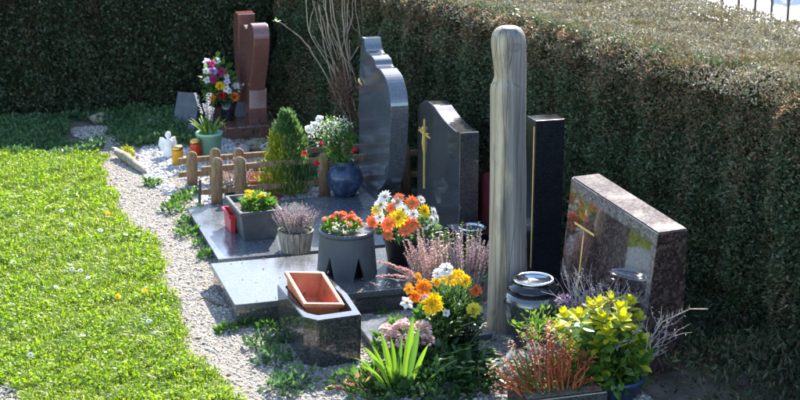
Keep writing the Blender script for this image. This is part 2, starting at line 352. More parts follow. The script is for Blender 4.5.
# ------------------------------------------------------------------ ground, lawn, path
def sheet(name, pts, z, mat, k='structure'):
    me = bpy.data.meshes.new(name); me.from_pydata([(x, y, z) for x, y in pts], [], [tuple(range(len(pts)))]); me.materials.append(MATS[mat])
    return kind(link(name, me), k)
sheet('ground', [(-300, -300), (300, -300), (300, 300), (-300, 300)], 0, 'soil')
def edge_x(y): return 1.12-.018*(y-6.5)+.05*np.sin(y*2.3+.4)+.03*np.sin(y*5.1)+.018*np.sin(y*11.3)
def edge_r(y): return np.where(y < 8.2, 1.40+.04*np.sin(y*3.1), 1.46+.03*np.sin(y*4))+np.clip((y-9.3)*.55, 0, .75)
ys = np.linspace(3.0, 12.3, 60)
sheet('gravel_path', [(float(edge_x(y))-.06, float(y)) for y in ys]+[(float(edge_r(y))+.25, float(y)) for y in ys[::-1]], .004, 'gravel_bed')
sheet('lawn', [(-6, 3.0)]+[(float(edge_x(y))+.01, float(y)) for y in ys if y < 11.45]+[(-6, 11.9)], .008, 'lawn_soil')
sheet('grave_bed', [(1.42, 5.3), (3.0, 5.3), (3.02, 7.36), (1.42, 7.36)], .006, 'gravel_bed')

def in_patch(x, y): return ((x-.10)/.11)**2+((y-6.72)/.22)**2 < 1+.3*fnoise(x, y, 5, 9, 2)
def lawn_pts(n, x0, x1, y0, y1):
    x = NR.uniform(x0, x1, n); y = NR.uniform(y0, y1, n)
    e = edge_x(y)+NR.normal(0, .022, n); far = 11.45+.22*fnoise(x, y, 3, 3, 3)+.25*np.clip(.5-x, -1, 1)
    k = (x < e) & (y < far) & ~in_patch(x, y)
    return x[k], y[k]
def blades(x, y, h, wd, lean):
    n = len(x); z = np.full(n, .006); P = np.stack([x, y, z], 1)
    a = NR.uniform(0, 2*np.pi, n); d = np.stack([np.cos(a), np.sin(a), np.zeros(n)], 1); s = np.stack([-np.sin(a), np.cos(a), np.zeros(n)], 1)
    ln = (lean*NR.uniform(.2, 1.3, n))[:, None]; h = h[:, None]; wd = wd[:, None]; up = np.array([[0, 0, 1.]])
    m = P+up*h*.6+d*h*ln*.35; t = P+up*h*(1-.35*np.clip(ln, 0, 1.5))+d*h*ln
    return np.stack([P-s*wd*.5, P+s*wd*.5, m+s*wd*.42, t, m-s*wd*.42], 1)
x, y = lawn_pts(330000, -1.3, 1.3, 5.3, 12.0)
tuft = fnoise(x, y, 21, 5, 3)+.9*fnoise(x, y, 22, 38, 3)
h = NR.uniform(.020, .044, len(x))*(1+.42*tuft)*np.where(NR.random(len(x)) < .05, 1.5, 1)
V = blades(x, y, np.clip(h, .012, .11), NR.uniform(.0035, .0075, len(x)), np.full(len(x), .95))
x2, y2 = lawn_pts(40000, -4.5, -1.3, 4.0, 12.0)
V2 = blades(x2, y2, NR.uniform(.03, .06, len(x2)), NR.uniform(.006, .012, len(x2)), np.full(len(x2), .75))
g = bulk('lawn_grass', np.concatenate([V, V2]), 'grass', faces=[(0, 1, 2, 4), (4, 2, 3)])
kind(tag(g, 'bright green short grass of the lawn left of the gravel path', 'grass'), 'stuff')
x, y = lawn_pts(90000, -1.2, 1.25, 5.4, 11.6); k = fnoise(x, y, 33, 3.2, 3)+.8*fnoise(x, y, 34, 17, 2) > .1; x, y = x[k], y[k]
P = np.stack([x, y, NR.uniform(.015, .05, len(x))+.014*fnoise(x, y, 34, 17, 2)], 1); D = NR.normal(size=(len(x), 3))*np.array([1, 1, .35])+np.array([0, 0, .15])
g = bulk('clover', cards(P, D, NR.uniform(.010, .026, len(x)), NR.uniform(.008, .018, len(x)), fold=.12), 'clover')
kind(tag(g, 'low clover and weed leaves growing among the lawn grass', 'clover'), 'stuff')
# darker low weeds at the foot of the back hedge
n = 42000; x = NR.uniform(-1.6, 1.95, n); y = NR.uniform(11.2, 12.75, n); k = (fnoise(x, y, 8, 3.5, 3) > np.where(x < .92, -2, -.7)) & (y > 11.35+.2*fnoise(x, y, 3, 3, 3)) & ~((np.abs(x-1.08-.12*np.sin(y*4)) < .15+.08*fnoise(x, y, 77, 9, 2)) & (y < 12.0) & (NR.random(n) < .93)); x, y = x[k], y[k]
hh = np.clip(.05+.05*fnoise(x, y, 9, 6, 3), .01, .2)+np.clip((x-1.1)*.08, 0, .07)
P = np.stack([x, y, hh*NR.uniform(.1, 1, len(x))], 1); D = NR.normal(size=(len(x), 3))+np.array([0, 0, .8])
g = bulk('shade_weeds', cards(P, D, NR.uniform(.02, .05, len(x)), NR.uniform(.010, .024, len(x))), 'dark_weed')
kind(tag(g, 'dark green low weeds in the shade at the foot of the back hedge', 'ground cover'), 'stuff')

def pebbles(name, x, y, r, cols, label, z0=.004):
    n = len(x); m = name+'_stone'
    mt, nt2, b2 = newmat(m); gi = node(nt2, 'ShaderNodeNewGeometry'); rp = ramp(nt2, [(i/(len(cols)-1), c) for i, c in enumerate(cols)])
    nt2.links.new(gi.outputs['Random Per Island'], rp.inputs[0]); nt2.links.new(rp.outputs[0], b2.inputs['Base Color']); b2.inputs['Roughness'].default_value = .85
    o8 = np.array([(1, 0, 0), (0, 1, 0), (-1, 0, 0), (0, -1, 0), (0, 0, 1), (.6, .6, .62), (-.6, .6, .62), (-.6, -.6, .62), (.6, -.6, .62)], float)
    S = o8[None]*(1+.28*NR.normal(size=(n, 9, 1)))*np.stack([r, r*NR.uniform(.6, 1, n), r*NR.uniform(.4, .8, n)], 1)[:, None, :]
    a = NR.uniform(0, 6.28, n); ca, sa = np.cos(a)[:, None], np.sin(a)[:, None]
    V = np.stack([S[..., 0]*ca-S[..., 1]*sa, S[..., 0]*sa+S[..., 1]*ca, S[..., 2]], -1)+np.stack([x, y, np.full(n, z0)], 1)[:, None, :]
    F = [(0, 1, 5), (1, 2, 6), (2, 3, 7), (3, 0, 8), (0, 5, 8), (1, 6, 5), (2, 7, 6), (3, 8, 7), (4, 5, 6), (4, 6, 7), (4, 7, 8), (4, 8, 5)]
    o = bulk(name, V, m, faces=F); return kind(tag(o, label, 'gravel'), 'stuff')
n = 62000; y = NR.uniform(5.6, 12.3, n); x = NR.uniform(.9, 2.6, n); k = (x > edge_x(y)-.05) & (x < edge_r(y)+.12); x, y = x[k], y[k]
pebbles('path_gravel', x, y, NR.uniform(.003, .0085, len(x))*np.where(NR.random(len(x)) < .06, 1.9, 1), [(.20, .17, .135), (.36, .315, .26), (.47, .42, .36), (.57, .53, .47)], 'loose pale beige gravel covering the narrow path beside the lawn')
n = 4500; x = NR.uniform(1.3, 2.1, n); y = NR.uniform(10.0, 11.5, n); k = (fnoise(x, y, 12, 4, 2) > -.35) & (x > 1.25+.2*np.abs(y-10.7)); x, y = x[k], y[k]
pebbles('white_pebbles', x, y, NR.uniform(.010, .022, len(x)), [(.26, .25, .23), (.42, .41, .39), (.60, .59, .58)], 'white decorative pebbles around the two candle lanterns', .006)
x = NR.uniform(-.1, .3, 1500); y = NR.uniform(6.3, 7.1, 1500)
pebbles('bare_patch_gravel', x, y, NR.uniform(.005, .011, 1500), [(.22, .19, .16), (.36, .32, .27), (.5, .46, .4)], 'gravelly bare patch in the lawn at the lower left', .010)
n = 7000; x = NR.uniform(1.45, 3.0, n); y = NR.uniform(5.6, 7.36, n)
pebbles('bed_gravel', x, y, NR.uniform(.006, .013, len(x)), [(.16, .15, .14), (.30, .29, .27), (.42, .41, .38)], 'grey gravel between the near graves and the plants', .006)
n = 2500; x = NR.uniform(1.55, 2.75, n); y = NR.uniform(9.4, 10.4, n)
pebbles('grave_stones', x, y, NR.uniform(.012, .03, len(x)), [(.20, .19, .17), (.40, .39, .37), (.58, .57, .55)], 'grey and white stones bedded inside the little picket fences', .004)

n = 520; x = NR.uniform(1.3, 3.1, n); y = NR.uniform(5.7, 9.5, n); z = np.where((x > 1.345) & (x < 2.72) & (y > 7.38) & (y < 8.1), .128, np.where((x > 1.435) & (x < 2.66) & (y > 8.36), .063, .016)); k = ~((z > .05) & (NR.random(n) < .55)); P = np.stack([x, y, z], 1)[k]
D = NR.normal(size=(len(P), 3))*np.array([1, 1, .12]); g = bulk('leaf_litter', cards(P, D, NR.uniform(.012, .035, len(P)), NR.uniform(.006, .016, len(P)), fold=.15), 'dry_leaf'); kind(tag(g, 'fallen dry leaves and petals scattered over slabs and gravel', 'leaf litter'), 'stuff')
# ------------------------------------------------------------------ hedges
HU = Vector((-.2, .98, 0)).normalized(); HN = Vector((-.98, -.2, 0)).normalized()       # right hedge: along, outward
def hedge(name, label, o, u, nrm, Lg, Hh, T, dens_face, dens_top, mat_face, mat_top, leaf, seed, batter):
    o = Vector(o); t = thing(name, label, 'hedge', tuple(o+u*(Lg/2)-nrm*(T/2)))
    U = np.array(u); N = np.array(nrm); O = np.array(o); Z = np.array([0, 0, 1.])
    def bump(s, h): return .045*fnoise(s, h, seed, 3.2, 3)+.045*fnoise(s, h, seed+7, 17, 3)+batter*(1-h/Hh)-.10*np.clip((h-Hh+.13)/.13, 0, 1)**2
    def topz(s, d): return Hh+.022*fnoise(s, d, seed+1, 3.0, 3)+.022*fnoise(s, d, seed+2, 19, 3)-.07*np.clip((.14-d)/.14, 0, 1.3)**2
    n = int(Lg*Hh*dens_face); s = NR.uniform(0, Lg, n); h = NR.uniform(.02, Hh+.01, n)
    dep = np.abs(NR.normal(0, .06, n))
    P = O+U*s[:, None]+Z*h[:, None]+N*(bump(s, h)-dep)[:, None]
    D = N*.9+Z*.35+NR.normal(size=(n, 3))*.75
    f_ = bulk('foliage', cards(P, D, NR.uniform(.7, 1.3, n)*leaf, NR.uniform(.35, .6, n)*leaf), mat_face, t); kind(f_, 'stuff')
    if mat_face == 'hedge_leaf':        # browned clippings along the upper edge, hanging down in tongues
        n = int(Lg*5200); s = NR.uniform(0, Lg, n); fall = np.clip(.10+.16*np.abs(fnoise(s, s*0, seed+9, 4.5, 4)), .04, .6)
        h = Hh-.02-np.abs(NR.normal(0, 1, n))*fall; k = h > .05; s, h = s[k], h[k]; n = len(s)
        P = O+U*s[:, None]+Z*h[:, None]+N*(bump(s, h)+.008-np.abs(NR.normal(0, .03, n)))[:, None]; D = N*.8+Z*.3+NR.normal(size=(n, 3))*.8
        kind(bulk('browned_edge', cards(P, D, NR.uniform(.6, 1.2, n)*leaf, NR.uniform(.2, .45, n)*leaf), 'browned_leaf', t), 'stuff')
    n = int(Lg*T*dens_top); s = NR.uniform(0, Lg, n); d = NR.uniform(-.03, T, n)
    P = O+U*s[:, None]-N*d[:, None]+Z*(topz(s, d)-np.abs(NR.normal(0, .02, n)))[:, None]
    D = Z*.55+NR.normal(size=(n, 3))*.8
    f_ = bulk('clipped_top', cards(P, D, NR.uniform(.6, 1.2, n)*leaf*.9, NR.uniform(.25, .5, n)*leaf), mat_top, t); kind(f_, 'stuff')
    n = int(Lg*Hh*420); s = NR.uniform(0, Lg, n); h = NR.uniform(.05, Hh, n)          # fine dry twigs in the clipped face
    P = O+U*s[:, None]+Z*h[:, None]+N*(bump(s, h)-.07)[:, None]; D = N*.6+Z*.8+NR.normal(size=(n, 3))*.6
    f_ = bulk('twigs', cards(P, D, NR.uniform(.05, .13, n), np.full(n, .004)), 'brown_thuja', t); kind(f_, 'stuff')
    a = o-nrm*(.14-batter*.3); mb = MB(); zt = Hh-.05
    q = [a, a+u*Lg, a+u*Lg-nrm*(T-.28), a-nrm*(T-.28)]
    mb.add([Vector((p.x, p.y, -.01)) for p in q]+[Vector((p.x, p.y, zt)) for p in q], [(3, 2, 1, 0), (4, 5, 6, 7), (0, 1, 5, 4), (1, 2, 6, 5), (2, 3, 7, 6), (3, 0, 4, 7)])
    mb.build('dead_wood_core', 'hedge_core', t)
    k = int(Lg/.45)
    for i in range(k):
        p = o+u*(Lg*(i+.5)/k+RND.uniform(-.1, .1))-nrm*RND.uniform(.09, .13); q2 = p+u*RND.uniform(-.08, .08)+nrm*.03
        MB().tube([p-Vector((0, 0, .02)), p.lerp(q2, .5)+Vector((0, 0, .3)), q2+Vector((0, 0, .7))], [.022, .016, .008], 6).build('stem', 'bark', t, True)
    return t
HO = Vector((3.95, 6.34, 0))-HU*3.2
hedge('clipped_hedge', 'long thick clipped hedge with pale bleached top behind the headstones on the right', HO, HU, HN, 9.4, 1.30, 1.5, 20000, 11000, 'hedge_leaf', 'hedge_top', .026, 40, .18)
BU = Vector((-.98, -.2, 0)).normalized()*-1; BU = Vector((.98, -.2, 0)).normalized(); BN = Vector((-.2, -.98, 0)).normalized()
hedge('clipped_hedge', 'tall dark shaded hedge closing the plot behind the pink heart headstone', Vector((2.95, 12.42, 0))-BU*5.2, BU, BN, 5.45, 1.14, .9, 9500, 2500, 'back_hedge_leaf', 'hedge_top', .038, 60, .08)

n = 42000; s = np.where(NR.random(n) < .6, NR.uniform(0, 3.6, n), NR.uniform(0, 9, n)); d = NR.uniform(-.1, 1.0, n)*NR.uniform(.35, 1, n); q = np.array(HO)+np.array(HU)*s[:, None]+np.array(HN)*(d+.05)[:, None]; q = q[(q[:, 0] > 3.33) | (q[:, 1] > 10.5) | ((q[:, 0] > 2.95) & (q[:, 1] < 6.1))]; n = len(q)
q[:, 2] = NR.uniform(.0, .16, n)*np.clip(1+.7*fnoise(q[:, 0], q[:, 1], 71, 6, 3), .1, 2)
g = bulk('hedge_foot_weeds', cards(q, NR.normal(size=(n, 3))+np.array([0, 0, .9]), NR.uniform(.02, .055, n), NR.uniform(.005, .015, n)), 'foot_weed'); kind(tag(g, 'dry grass and dark weeds on the ground along the foot of the right hedge', 'ground cover'), 'stuff')
# ------------------------------------------------------------------ beyond the hedge: paved yard, railing, shrubs
kind(box('paved_yard', (5.6, 13.2, .005), (16, 19.0, .05), 'concrete', bevel=0), 'structure')
rl = thing('metal_railing', 'dark metal railing with upright bars beyond the right hedge', 'railing', (8.2, 14.6, .05))
ra, rb = Vector((5.9, 15.07, .05)), Vector((10.6, 14.1, .05)); nb = 27
for i in range(nb):
    p = ra.lerp(rb, i/(nb-1)); MB().tube([p+Vector((0, 0, .0)), p+Vector((0, 0, 1.05))], .017, 6).build('bar', 'black_metal', rl, True)
for z in (.10, 1.05): MB().tube([ra+Vector((0, 0, z)), rb+Vector((0, 0, z))], .02, 6).build('rail', 'black_metal', rl, True)
def leafy(t, mat, c, rx, ry, rz, n, L, Wd, name='foliage', shell=.55, up=.4, stf=True):
    d = unit(NR.normal(size=(n, 3))); r = NR.uniform(shell, 1, n)**.7
    lump = 1+.22*fnoise(d[:, 0]*3+d[:, 2]*2, d[:, 1]*3-d[:, 2], int(NR.integers(1000)), 1.5, 3)
    P = np.array(c)+d*(r*lump)[:, None]*np.array([rx, ry, rz]); D = d+np.array([0, 0, up])+NR.normal(size=(n, 3))*.6
    o = bulk(name, cards(P, D, NR.uniform(.7, 1.3, n)*L, NR.uniform(.7, 1.2, n)*Wd), mat, t)
    return kind(o, 'stuff') if stf else o
for (px, rx, hgt, lb) in ((672, .55, .9, 'dark green bush at the far edge of the pale yard, beyond the hedge'), (792, .25, .8, 'brownish bush beyond the railing at the top right corner')):
    p = at(px, -3); b_ = thing('bush', lb, 'bush', tuple(p)); brown = px > 700
    leafy(b_, 'brown_thuja' if brown else 'mid_green', (p.x, p.y, hgt*.55), rx, rx*.8, hgt*.5, 1800, .07, .04)
    MB().tube([p, p+Vector((.02, 0, hgt*.6))], [.03, .012], 6).build('trunk', 'bark', b_, True)

# ------------------------------------------------------------------ grave slabs and headstones
def slab(label, lo, hi, mat, plinth):
    t = thing('grave_slab', label, 'grave slab', ((lo[0]+hi[0])/2, (lo[1]+hi[1])/2, 0), 'grave slabs')
    th = .035
    box('cover_stone', (lo[0], lo[1], hi[2]-th), hi, mat, t, .004)
    box('plinth', (lo[0]+.012, lo[1]+.012, -.02), (hi[0]-.012, hi[1]-.012, hi[2]-th+.001), plinth, t, .003)
slab('thick grey granite grave slab under the conical slate pot', (1.345, 7.38, 0), (2.72, 8.10, .125), 'slab_grey', 'granite_dark')
slab('low bluish granite grave slab under the round vase and rectangular planter', (1.435, 8.36, 0), (2.66, 9.50, .06), 'slab_blue', 'granite_dark')
s3 = at(385, 330); slab('low dark grave slab half hidden behind the yellow bouquet', (1.93, 6.78, 0), (2.55, 7.22, .05), 'slab_blue', 'granite_dark')

# pink heart stone
t = thing('headstone', 'pink granite headstone with upright heart on a low plinth before the back hedge', 'headstone', (2.35, 11.85, 0), 'headstones')
box('plinth', (2.07, 11.50, 0), (2.52, 12.30, .10), 'granite_pink', t, .006)
X0 = 2.29
hp = [(249.5, 91), (251, 78), (253.2, 58), (254, 42), (253.5, 33), (252, 26), (249.8, 23.2), (247.6, 25), (246, 29), (243.8, 25.2), (241.4, 25.5), (239.5, 32), (239, 45), (240, 62), (243, 78), (246, 91)]
pts = [onx(px, py, X0) for px, py in hp]; sm = catmull([(p.y, p.z) for p in pts], 4)
prism('heart', [(X0, a, b_) for a, b_ in sm], (.125, 0, 0), 'granite_pink', t, .006)
a0 = onx(249.5, 92, X0); a1 = onx(246, 92, X0)
prism('neck', [(X0-.01, a0.y-.03, .10), (X0-.01, a0.y-.03, .22), (X0, a0.y, a0.z+.02), (X0, a1.y, a0.z+.02), (X0-.01, a1.y+.06, .22), (X0-.01, a1.y+.06, .10)], (.14, 0, 0), 'granite_pink', t, .004)
bp_ = [onx(px, py, X0) for px, py in ((234.5, 14), (234.5, 40), (236, 70), (239, 100))]
prism('back_slab', [(X0+.01, 12.10, .095), (X0+.01, 12.07, .90), (X0+.01, 12.20, .905), (X0+.01, 12.26, .87), (X0+.01, 12.30, .78), (X0+.01, 12.31, .66), (X0+.01, 12.29, .48), (X0+.01, 12.24, .28), (X0+.01, 12.19, .095)], (.14, 0, 0), 'granite_pink', t, .006)

# onion-shaped blue granite stone
t = thing('headstone', 'blue grey granite headstone with stepped peak and rounded belly behind the round vase', 'headstone', (2.76, 9.5, 0), 'headstones')
X0 = 2.70
ip = [(378, 191), (386, 179), (389.5, 149), (391, 115), (390, 97), (386, 80), (380.5, 70), (376, 67.5)]
ip = ip[:-1]+[(377.5, 67.8), (375.4, 65), (374.2, 60), (371.5, 56), (368.4, 53.8), (366.2, 51), (364.9, 46), (364.2, 38.4)]
A = catmull([(onx(px, py, X0).y, onx(px, py, X0).z) for px, py in ip], 5); Cc = A
ol = [(A[0][0]+.03, .06)]+A
yf = onx(361.8, 38, X0).y; ol += [(yf, Cc[-1][1]), (yf, .06)]
prism('belly_stone', [(X0, a, b_) for a, b_ in ol], (.118, 0, 0), 'granite_blue', t, .004)
yb = onx(357.5, 60, X0).y; zt = onx(360, 52, X0).z
prism('side_pillar', [(X0+.006, yf+.012, .06), (X0+.006, yf+.012, zt+.05), (X0+.006, yb-.05, zt), (X0+.006, yb, zt-.25), (X0+.006, yb, .06)], (.105, 0, 0), 'granite_blue', t, .004)
box('plinth', (2.655, 9.05, .0), (2.86, yb+.03, .062), 'granite_blue', t, .004)
fl = onx(361.5, 82, X0)
mb = MB(); mb.tube([fl+Vector((-.004, .05, .015)), fl+Vector((-.012, .0, .0)), fl+Vector((-.006, -.05, -.012))], [.006, .014, .004], 6); mb.build('bronze_ornament', 'bronze', t, True)

# S-curved stone with gold crucifix
t = thing('headstone', 'dark grey granite headstone with wave-shaped top and gold crucifix', 'headstone', (2.96, 8.75, 0), 'headstones')
X0 = 2.90
ip = [(460, 133), (455, 130.5), (449, 125.5), (443, 119), (438, 112.5), (433.5, 106), (429, 102), (424, 101), (420, 103.5), (417.3, 110)]
A = catmull([(onx(px, py, X0).y, onx(px, py, X0).z) for px, py in ip], 4)
ol = [(A[0][0], .0)]+A+[(A[-1][0], 0)]
prism('stone', [(X0, a, b_) for a, b_ in ol], (.122, 0, 0), 'granite_dark', t, .004)
c0, c1 = onx(424.5, 119, X0), onx(425.5, 187, X0); yc = c0.y
cr = box('crucifix', (X0-.006, yc-.006, .2), (X0+.001, yc+.006, c0.z), 'gold_leaf', t, .002)
za = onx(424, 133.5, X0).z
box('cross_arm', (X0-.005, yc-.12, za-.006), (X0-.0005, yc+.12, za+.006), 'gold_leaf', cr, .002)
mb = MB(); c_ = Vector((X0-.008, yc, za))
mb.tube([c_+Vector((0, 0, .025)), c_+Vector((0, 0, -.01)), c_+Vector((-.004, .004, -.06)), c_+Vector((0, -.004, -.13))], [.004, .006, .005, .002], 7)
for s_ in (-1, 1): mb.tube([c_+Vector((0, .008*s_, .0)), c_+Vector((.002, .05*s_, .012)), c_+Vector((.004, .10*s_, .022))], [.005, .004, .003], 6)
mb.lathe([(.002, -.012), (.007, -.008), (.008, 0), (.007, .01), (.002, .013)], c_+Vector((-.004, .0, .035)), 8); mb.build('figure', 'gold_leaf', cr, True)

# red stone glimpsed behind the carved post
p = at(487, 232); t = thing('headstone', 'dark red round-topped headstone glimpsed between the wave-topped stone and the wooden post', 'headstone', (3.2, 8.0, 0), 'headstones')
X0 = 3.055; yc = ony(494, 200, 7.95).y
arc = [(8.16+.29*math.cos(a), .27+.23*math.sin(a)) for a in np.linspace(0, math.pi, 14)]
prism('stone', [(X0, 8.45, 0)]+[(X0, a, b_) for a, b_ in arc]+[(X0, 7.87, 0)], (.10, 0, 0), 'granite_red', t, .004)

# black granite stele
t = thing('headstone', 'tall narrow black granite stele right behind the wooden post', 'headstone', (3.13, 7.62, 0), 'headstones')
prism('stone', [(3.05, 7.50, 0), (3.05, 7.50, .965), (3.05, 7.63, .965), (3.05, 7.63, 0)], (.17, 0, 0), 'granite_black', t, .003)
box('gold_edge_inlay', (3.047, 7.515, .12), (3.051, 7.523, .93), 'gold_leaf', t, .0008)
box('foot', (3.03, 7.47, 0), (3.24, 7.66, .05), 'granite_black', t, .003)

# big brown polished stone at the right
t = thing('headstone', 'broad brown speckled granite headstone with mirror-polished face at the right', 'headstone', (3.17, 6.56, 0), 'headstones')
RA, RB = Vector((3.13, 6.15, .712)), Vector((3.03, 6.95, .788)); RN = Vector((.992, .124, 0))        # top front edge, near to far; into the stone
def rs(v, w_, off=0.0):        # its face: v along, w_ up (0 foot .. 1 top), leaning back a little
    p = RA.lerp(RB, v); return Vector((p.x, p.y, 0))+RN*(.07*(w_-1)+off)+Vector((0, 0, p.z*w_))
bm = bmesh.new(); fr = [rs(0, 0), rs(0, 1), rs(1, 1), rs(1, 0)]; bk = [rs(0, 0, .24), rs(0, 1, .165), rs(1, 1, .165), rs(1, 0, .24)]
vf = [bm.verts.new(p) for p in fr]; vb = [bm.verts.new(p) for p in bk]; bm.faces.new(vf); bm.faces.new(vb[::-1])
for i in range(4): bm.faces.new((vf[i], vb[i], vb[(i+1) % 4], vf[(i+1) % 4]))
bmobj('stone', bm, 'granite_brown', t, t['_w'], .003)
up3 = Vector((0, 0, .003)); tq = [rs(.006, 1, .005)+up3, rs(.994, 1, .005)+up3, rs(.994, 1, .160)+up3, rs(.006, 1, .160)+up3]
prism('matt_top', tq, (0, 0, .003), 'granite_brown_top', t, 0)
def band(name, v0, v1, w0, w1, mat, par, th=.0015): return prism(name, [rs(v0, w0, -th), rs(v1, w0, -th), rs(v1, w1, -th), rs(v0, w1, -th)], RN*(th+.002), mat, par, 0)
band('matt_border', .004, .996, .92, .995, 'granite_brown_rough', t); band('matt_border', .004, .05, .05, .919, 'granite_brown_rough', t)
cr = band('engraved_cross', .776, .790, .16, .86, 'gold_leaf', t, .001); band('cross_arm', .66, .90, .725, .74, 'gold_leaf', cr, .002)

# carved wooden post: a slender veiled figure
t = thing('carved_post', 'tall weathered wooden post carved into a slender veiled figure', 'wood carving', (2.66, 6.95, 0))
le = [(25.5, 507, 511), (27, 500, 517), (31, 495, 521.5), (37, 492.3, 524), (45, 491.6, 525), (55, 492.6, 525.2), (64, 493.8, 525.4), (72, 494.8, 525.4), (78, 494.8, 525.4), (83, 493.2, 525.3), (88, 491.4, 525.2), (94, 490.8, 525), (110, 491, 525), (140, 491, 524.6), (180, 490.8, 525.2), (220, 490.2, 525), (260, 489.6, 526), (300, 488.6, 526.5), (338, 487.6, 527.5)]
mb = MB(); rings = []; n = 28
for py, l, r_ in le:
    pl, pr = ony(l, py, 6.95), ony(r_, py, 6.95); rings.append(((pl.x+pr.x)/2, (pr.x-pl.x)/2, pl.z))
rings[-1] = (rings[-1][0], rings[-1][1], 0.0)
vs = []
sub = catmull([tuple(r_) for r_ in rings], 4)
for cx, rr, z in sub:
    for j in range(n):
        a = 2*math.pi*j/n; k = 1+.03*math.sin(3*a+z*2)+.018*math.sin(7*a+1+z*5)-.09*math.exp(-((a-3.9-.9*max(0, z-1.2))/.28)**2)*(1 if z < 1.33 else max(0, 1-(z-1.33)/.12)); flat = .92
        vs.append((cx+rr*math.cos(a)*(1+.012*math.sin(9*a+z*3)), 6.95+rr*flat*math.sin(a)*k, z))
fs = [(i*n+j, (i+1)*n+j, (i+1)*n+(j+1) % n, i*n+(j+1) % n) for i in range(len(sub)-1) for j in range(n)]+[tuple(range(n))]
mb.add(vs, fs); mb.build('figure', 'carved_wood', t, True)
# granite planter block with orange plastic trough
t = thing('planter_block', 'polished dark granite planter block with chamfered corners near the path', 'planter', (1.70, 7.0, 0))
H_ = .255; tp = [(277, 284.5), (303, 317), (318, 320.5), (361.5, 314.5), (347, 293), (322, 270), (294, 273)]
top = [at(px, py, H_) for px, py in tp]
bm = bmesh.new()
def ring(sc, z): 
    c_ = Vector((1.70, 7.03, 0)); return [bm.verts.new((c_.x+(p.x-c_.x)*sc, c_.y+(p.y-c_.y)*sc, z)) for p in top]
r0, r1, r2, r3 = ring(.97, 0), ring(1, H_), ring(.80, H_), ring(.78, H_-.10)
for a, b_ in ((r0, r1), (r1, r2), (r2, r3)):
    for i in range(len(a)): bm.faces.new((a[i], a[(i+1) % len(a)], b_[(i+1) % len(a)], b_[i]))
bm.faces.new(r3); bm.faces.new(r0[::-1]); bmesh.ops.bevel(bm, geom=[e for e in bm.edges if e.verts[0] in r1 or e.verts[1] in r1], offset=.004, segments=2, affect='EDGES')
bmobj('block', bm, 'trough_granite', t, t['_w'])
MB().add([(p.x*.78+1.70*.22, p.y*.78+7.03*.22, H_-.098) for p in top], [tuple(range(len(top)))]).build('soil_fill', 'soil', t)
def open_box(name, mat, parent, M, lx, ly, h, taper, th, rim=.012):
    """tapered open trough in frame M (origin at base centre)"""
    bm = bmesh.new()
    def rg(ax, ay, z): return [bm.verts.new(M @ Vector((sx_*ax, sy_*ay, z))) for sx_, sy_ in ((-1, -1), (1, -1), (1, 1), (-1, 1))]
    a = [rg(lx*taper, ly*taper, 0), rg(lx, ly, h-.02), rg(lx+rim, ly+rim, h-.02), rg(lx+rim, ly+rim, h), rg(lx-th, ly-th, h), rg((lx-th)*taper, (ly-th)*taper, th)]
    for p_, q_ in zip(a, a[1:]):
        for i in range(4): bm.faces.new((p_[i], p_[(i+1) % 4], q_[(i+1) % 4], q_[i]))
    bm.faces.new(a[0][::-1]); bm.faces.new(a[-1])
    bmesh.ops.bevel(bm, geom=[e for e in bm.edges], offset=.003, segments=2, affect='EDGES')
    return bmobj(name, bm, mat, parent, parent['_w'] if parent is not None else M.translation)
ot = Vector((1.675, 7.08, H_-.085))
tt = thing('plastic_trough', 'empty orange plastic flower trough tilted in the granite planter block', 'planter', tuple(ot))
Mt = Matrix.Translation(ot) @ Matrix.Rotation(R(3), 4, 'Z') @ Matrix.Rotation(R(10), 4, 'X') @ Matrix.Rotation(R(8), 4, 'Y')
open_box('trough', 'orange_plastic', tt, Mt, .095, .165, .125, .84, .007)
mb = MB()
for i in range(9):
    p_ = Mt @ Vector((RND.uniform(-.06, .06), RND.uniform(-.13, .13), .018)); mb.leaf(p_, rdir(-.1, .2), RND.uniform(.04, .12), .008, 0, 2, .1)
mb.build('dry_debris', 'bark', tt)
# ------------------------------------------------------------------ flowers and plants
def daisy_mesh(name, mat, r, petals, cup=.25, layers=2, wd=None):
    mb = MB(); wd = wd or 2.6*r/petals*1.6
    for L_ in range(layers):
        for i in range(petals):
            a = 2*math.pi*(i+.5*L_)/petals+RND.uniform(-.1, .1); k = 1-.22*L_
            mb.leaf((math.cos(a)*r*.1, math.sin(a)*r*.1, .0), (math.cos(a), math.sin(a), cup+.35*L_+RND.uniform(-.1, .1)), r*k*RND.uniform(.9, 1.08), wd, .15, 3, .2, .6)
    me = bpy.data.meshes.new(name); me.from_pydata(mb.v, [], mb.f); me.materials.append(MATS[mat]); return me
def pom_mesh(name, mat, r, n=60, wd=.45):
    mb = MB()
    for i in range(n):
        d = rdir(-.25, 1); mb.leaf(d*r*.25, d+rdir()*.25, r*.75*RND.uniform(.85, 1.1), r*wd, .05, 3, .35, .65)
    me = bpy.data.meshes.new(name); me.from_pydata(mb.v, [], mb.f); me.materials.append(MATS[mat]); return me
def centre_mesh(name, mat, r):
    mb = MB(); mb.lathe([(r, -.2*r), (r*.95, .25*r), (r*.6, .6*r), (r*.1, .75*r)], n=10)
    me = bpy.data.meshes.new(name); me.from_pydata(mb.v, [], mb.f); me.materials.append(MATS[mat]); return me
def put(name, me, parent, p, d, sc=1.0, spin=None):
    o = link(name, me, parent, loc=p); q = Vector(d).to_track_quat('Z', 'Y')
    o.rotation_mode = 'QUATERNION'; from mathutils import Quaternion
    o.rotation_quaternion = q @ Quaternion((0, 0, 1), RND.uniform(0, 6.28) if spin is None else spin); o.scale = (sc, sc, sc); return o
def put_child(name, me, parent, p_local):   # sub-part sharing its part's frame
    o = bpy.data.objects.new(name, me); C.objects.link(o); o.parent = parent; o.location = p_local; o['_w'] = parent['_w']; return o
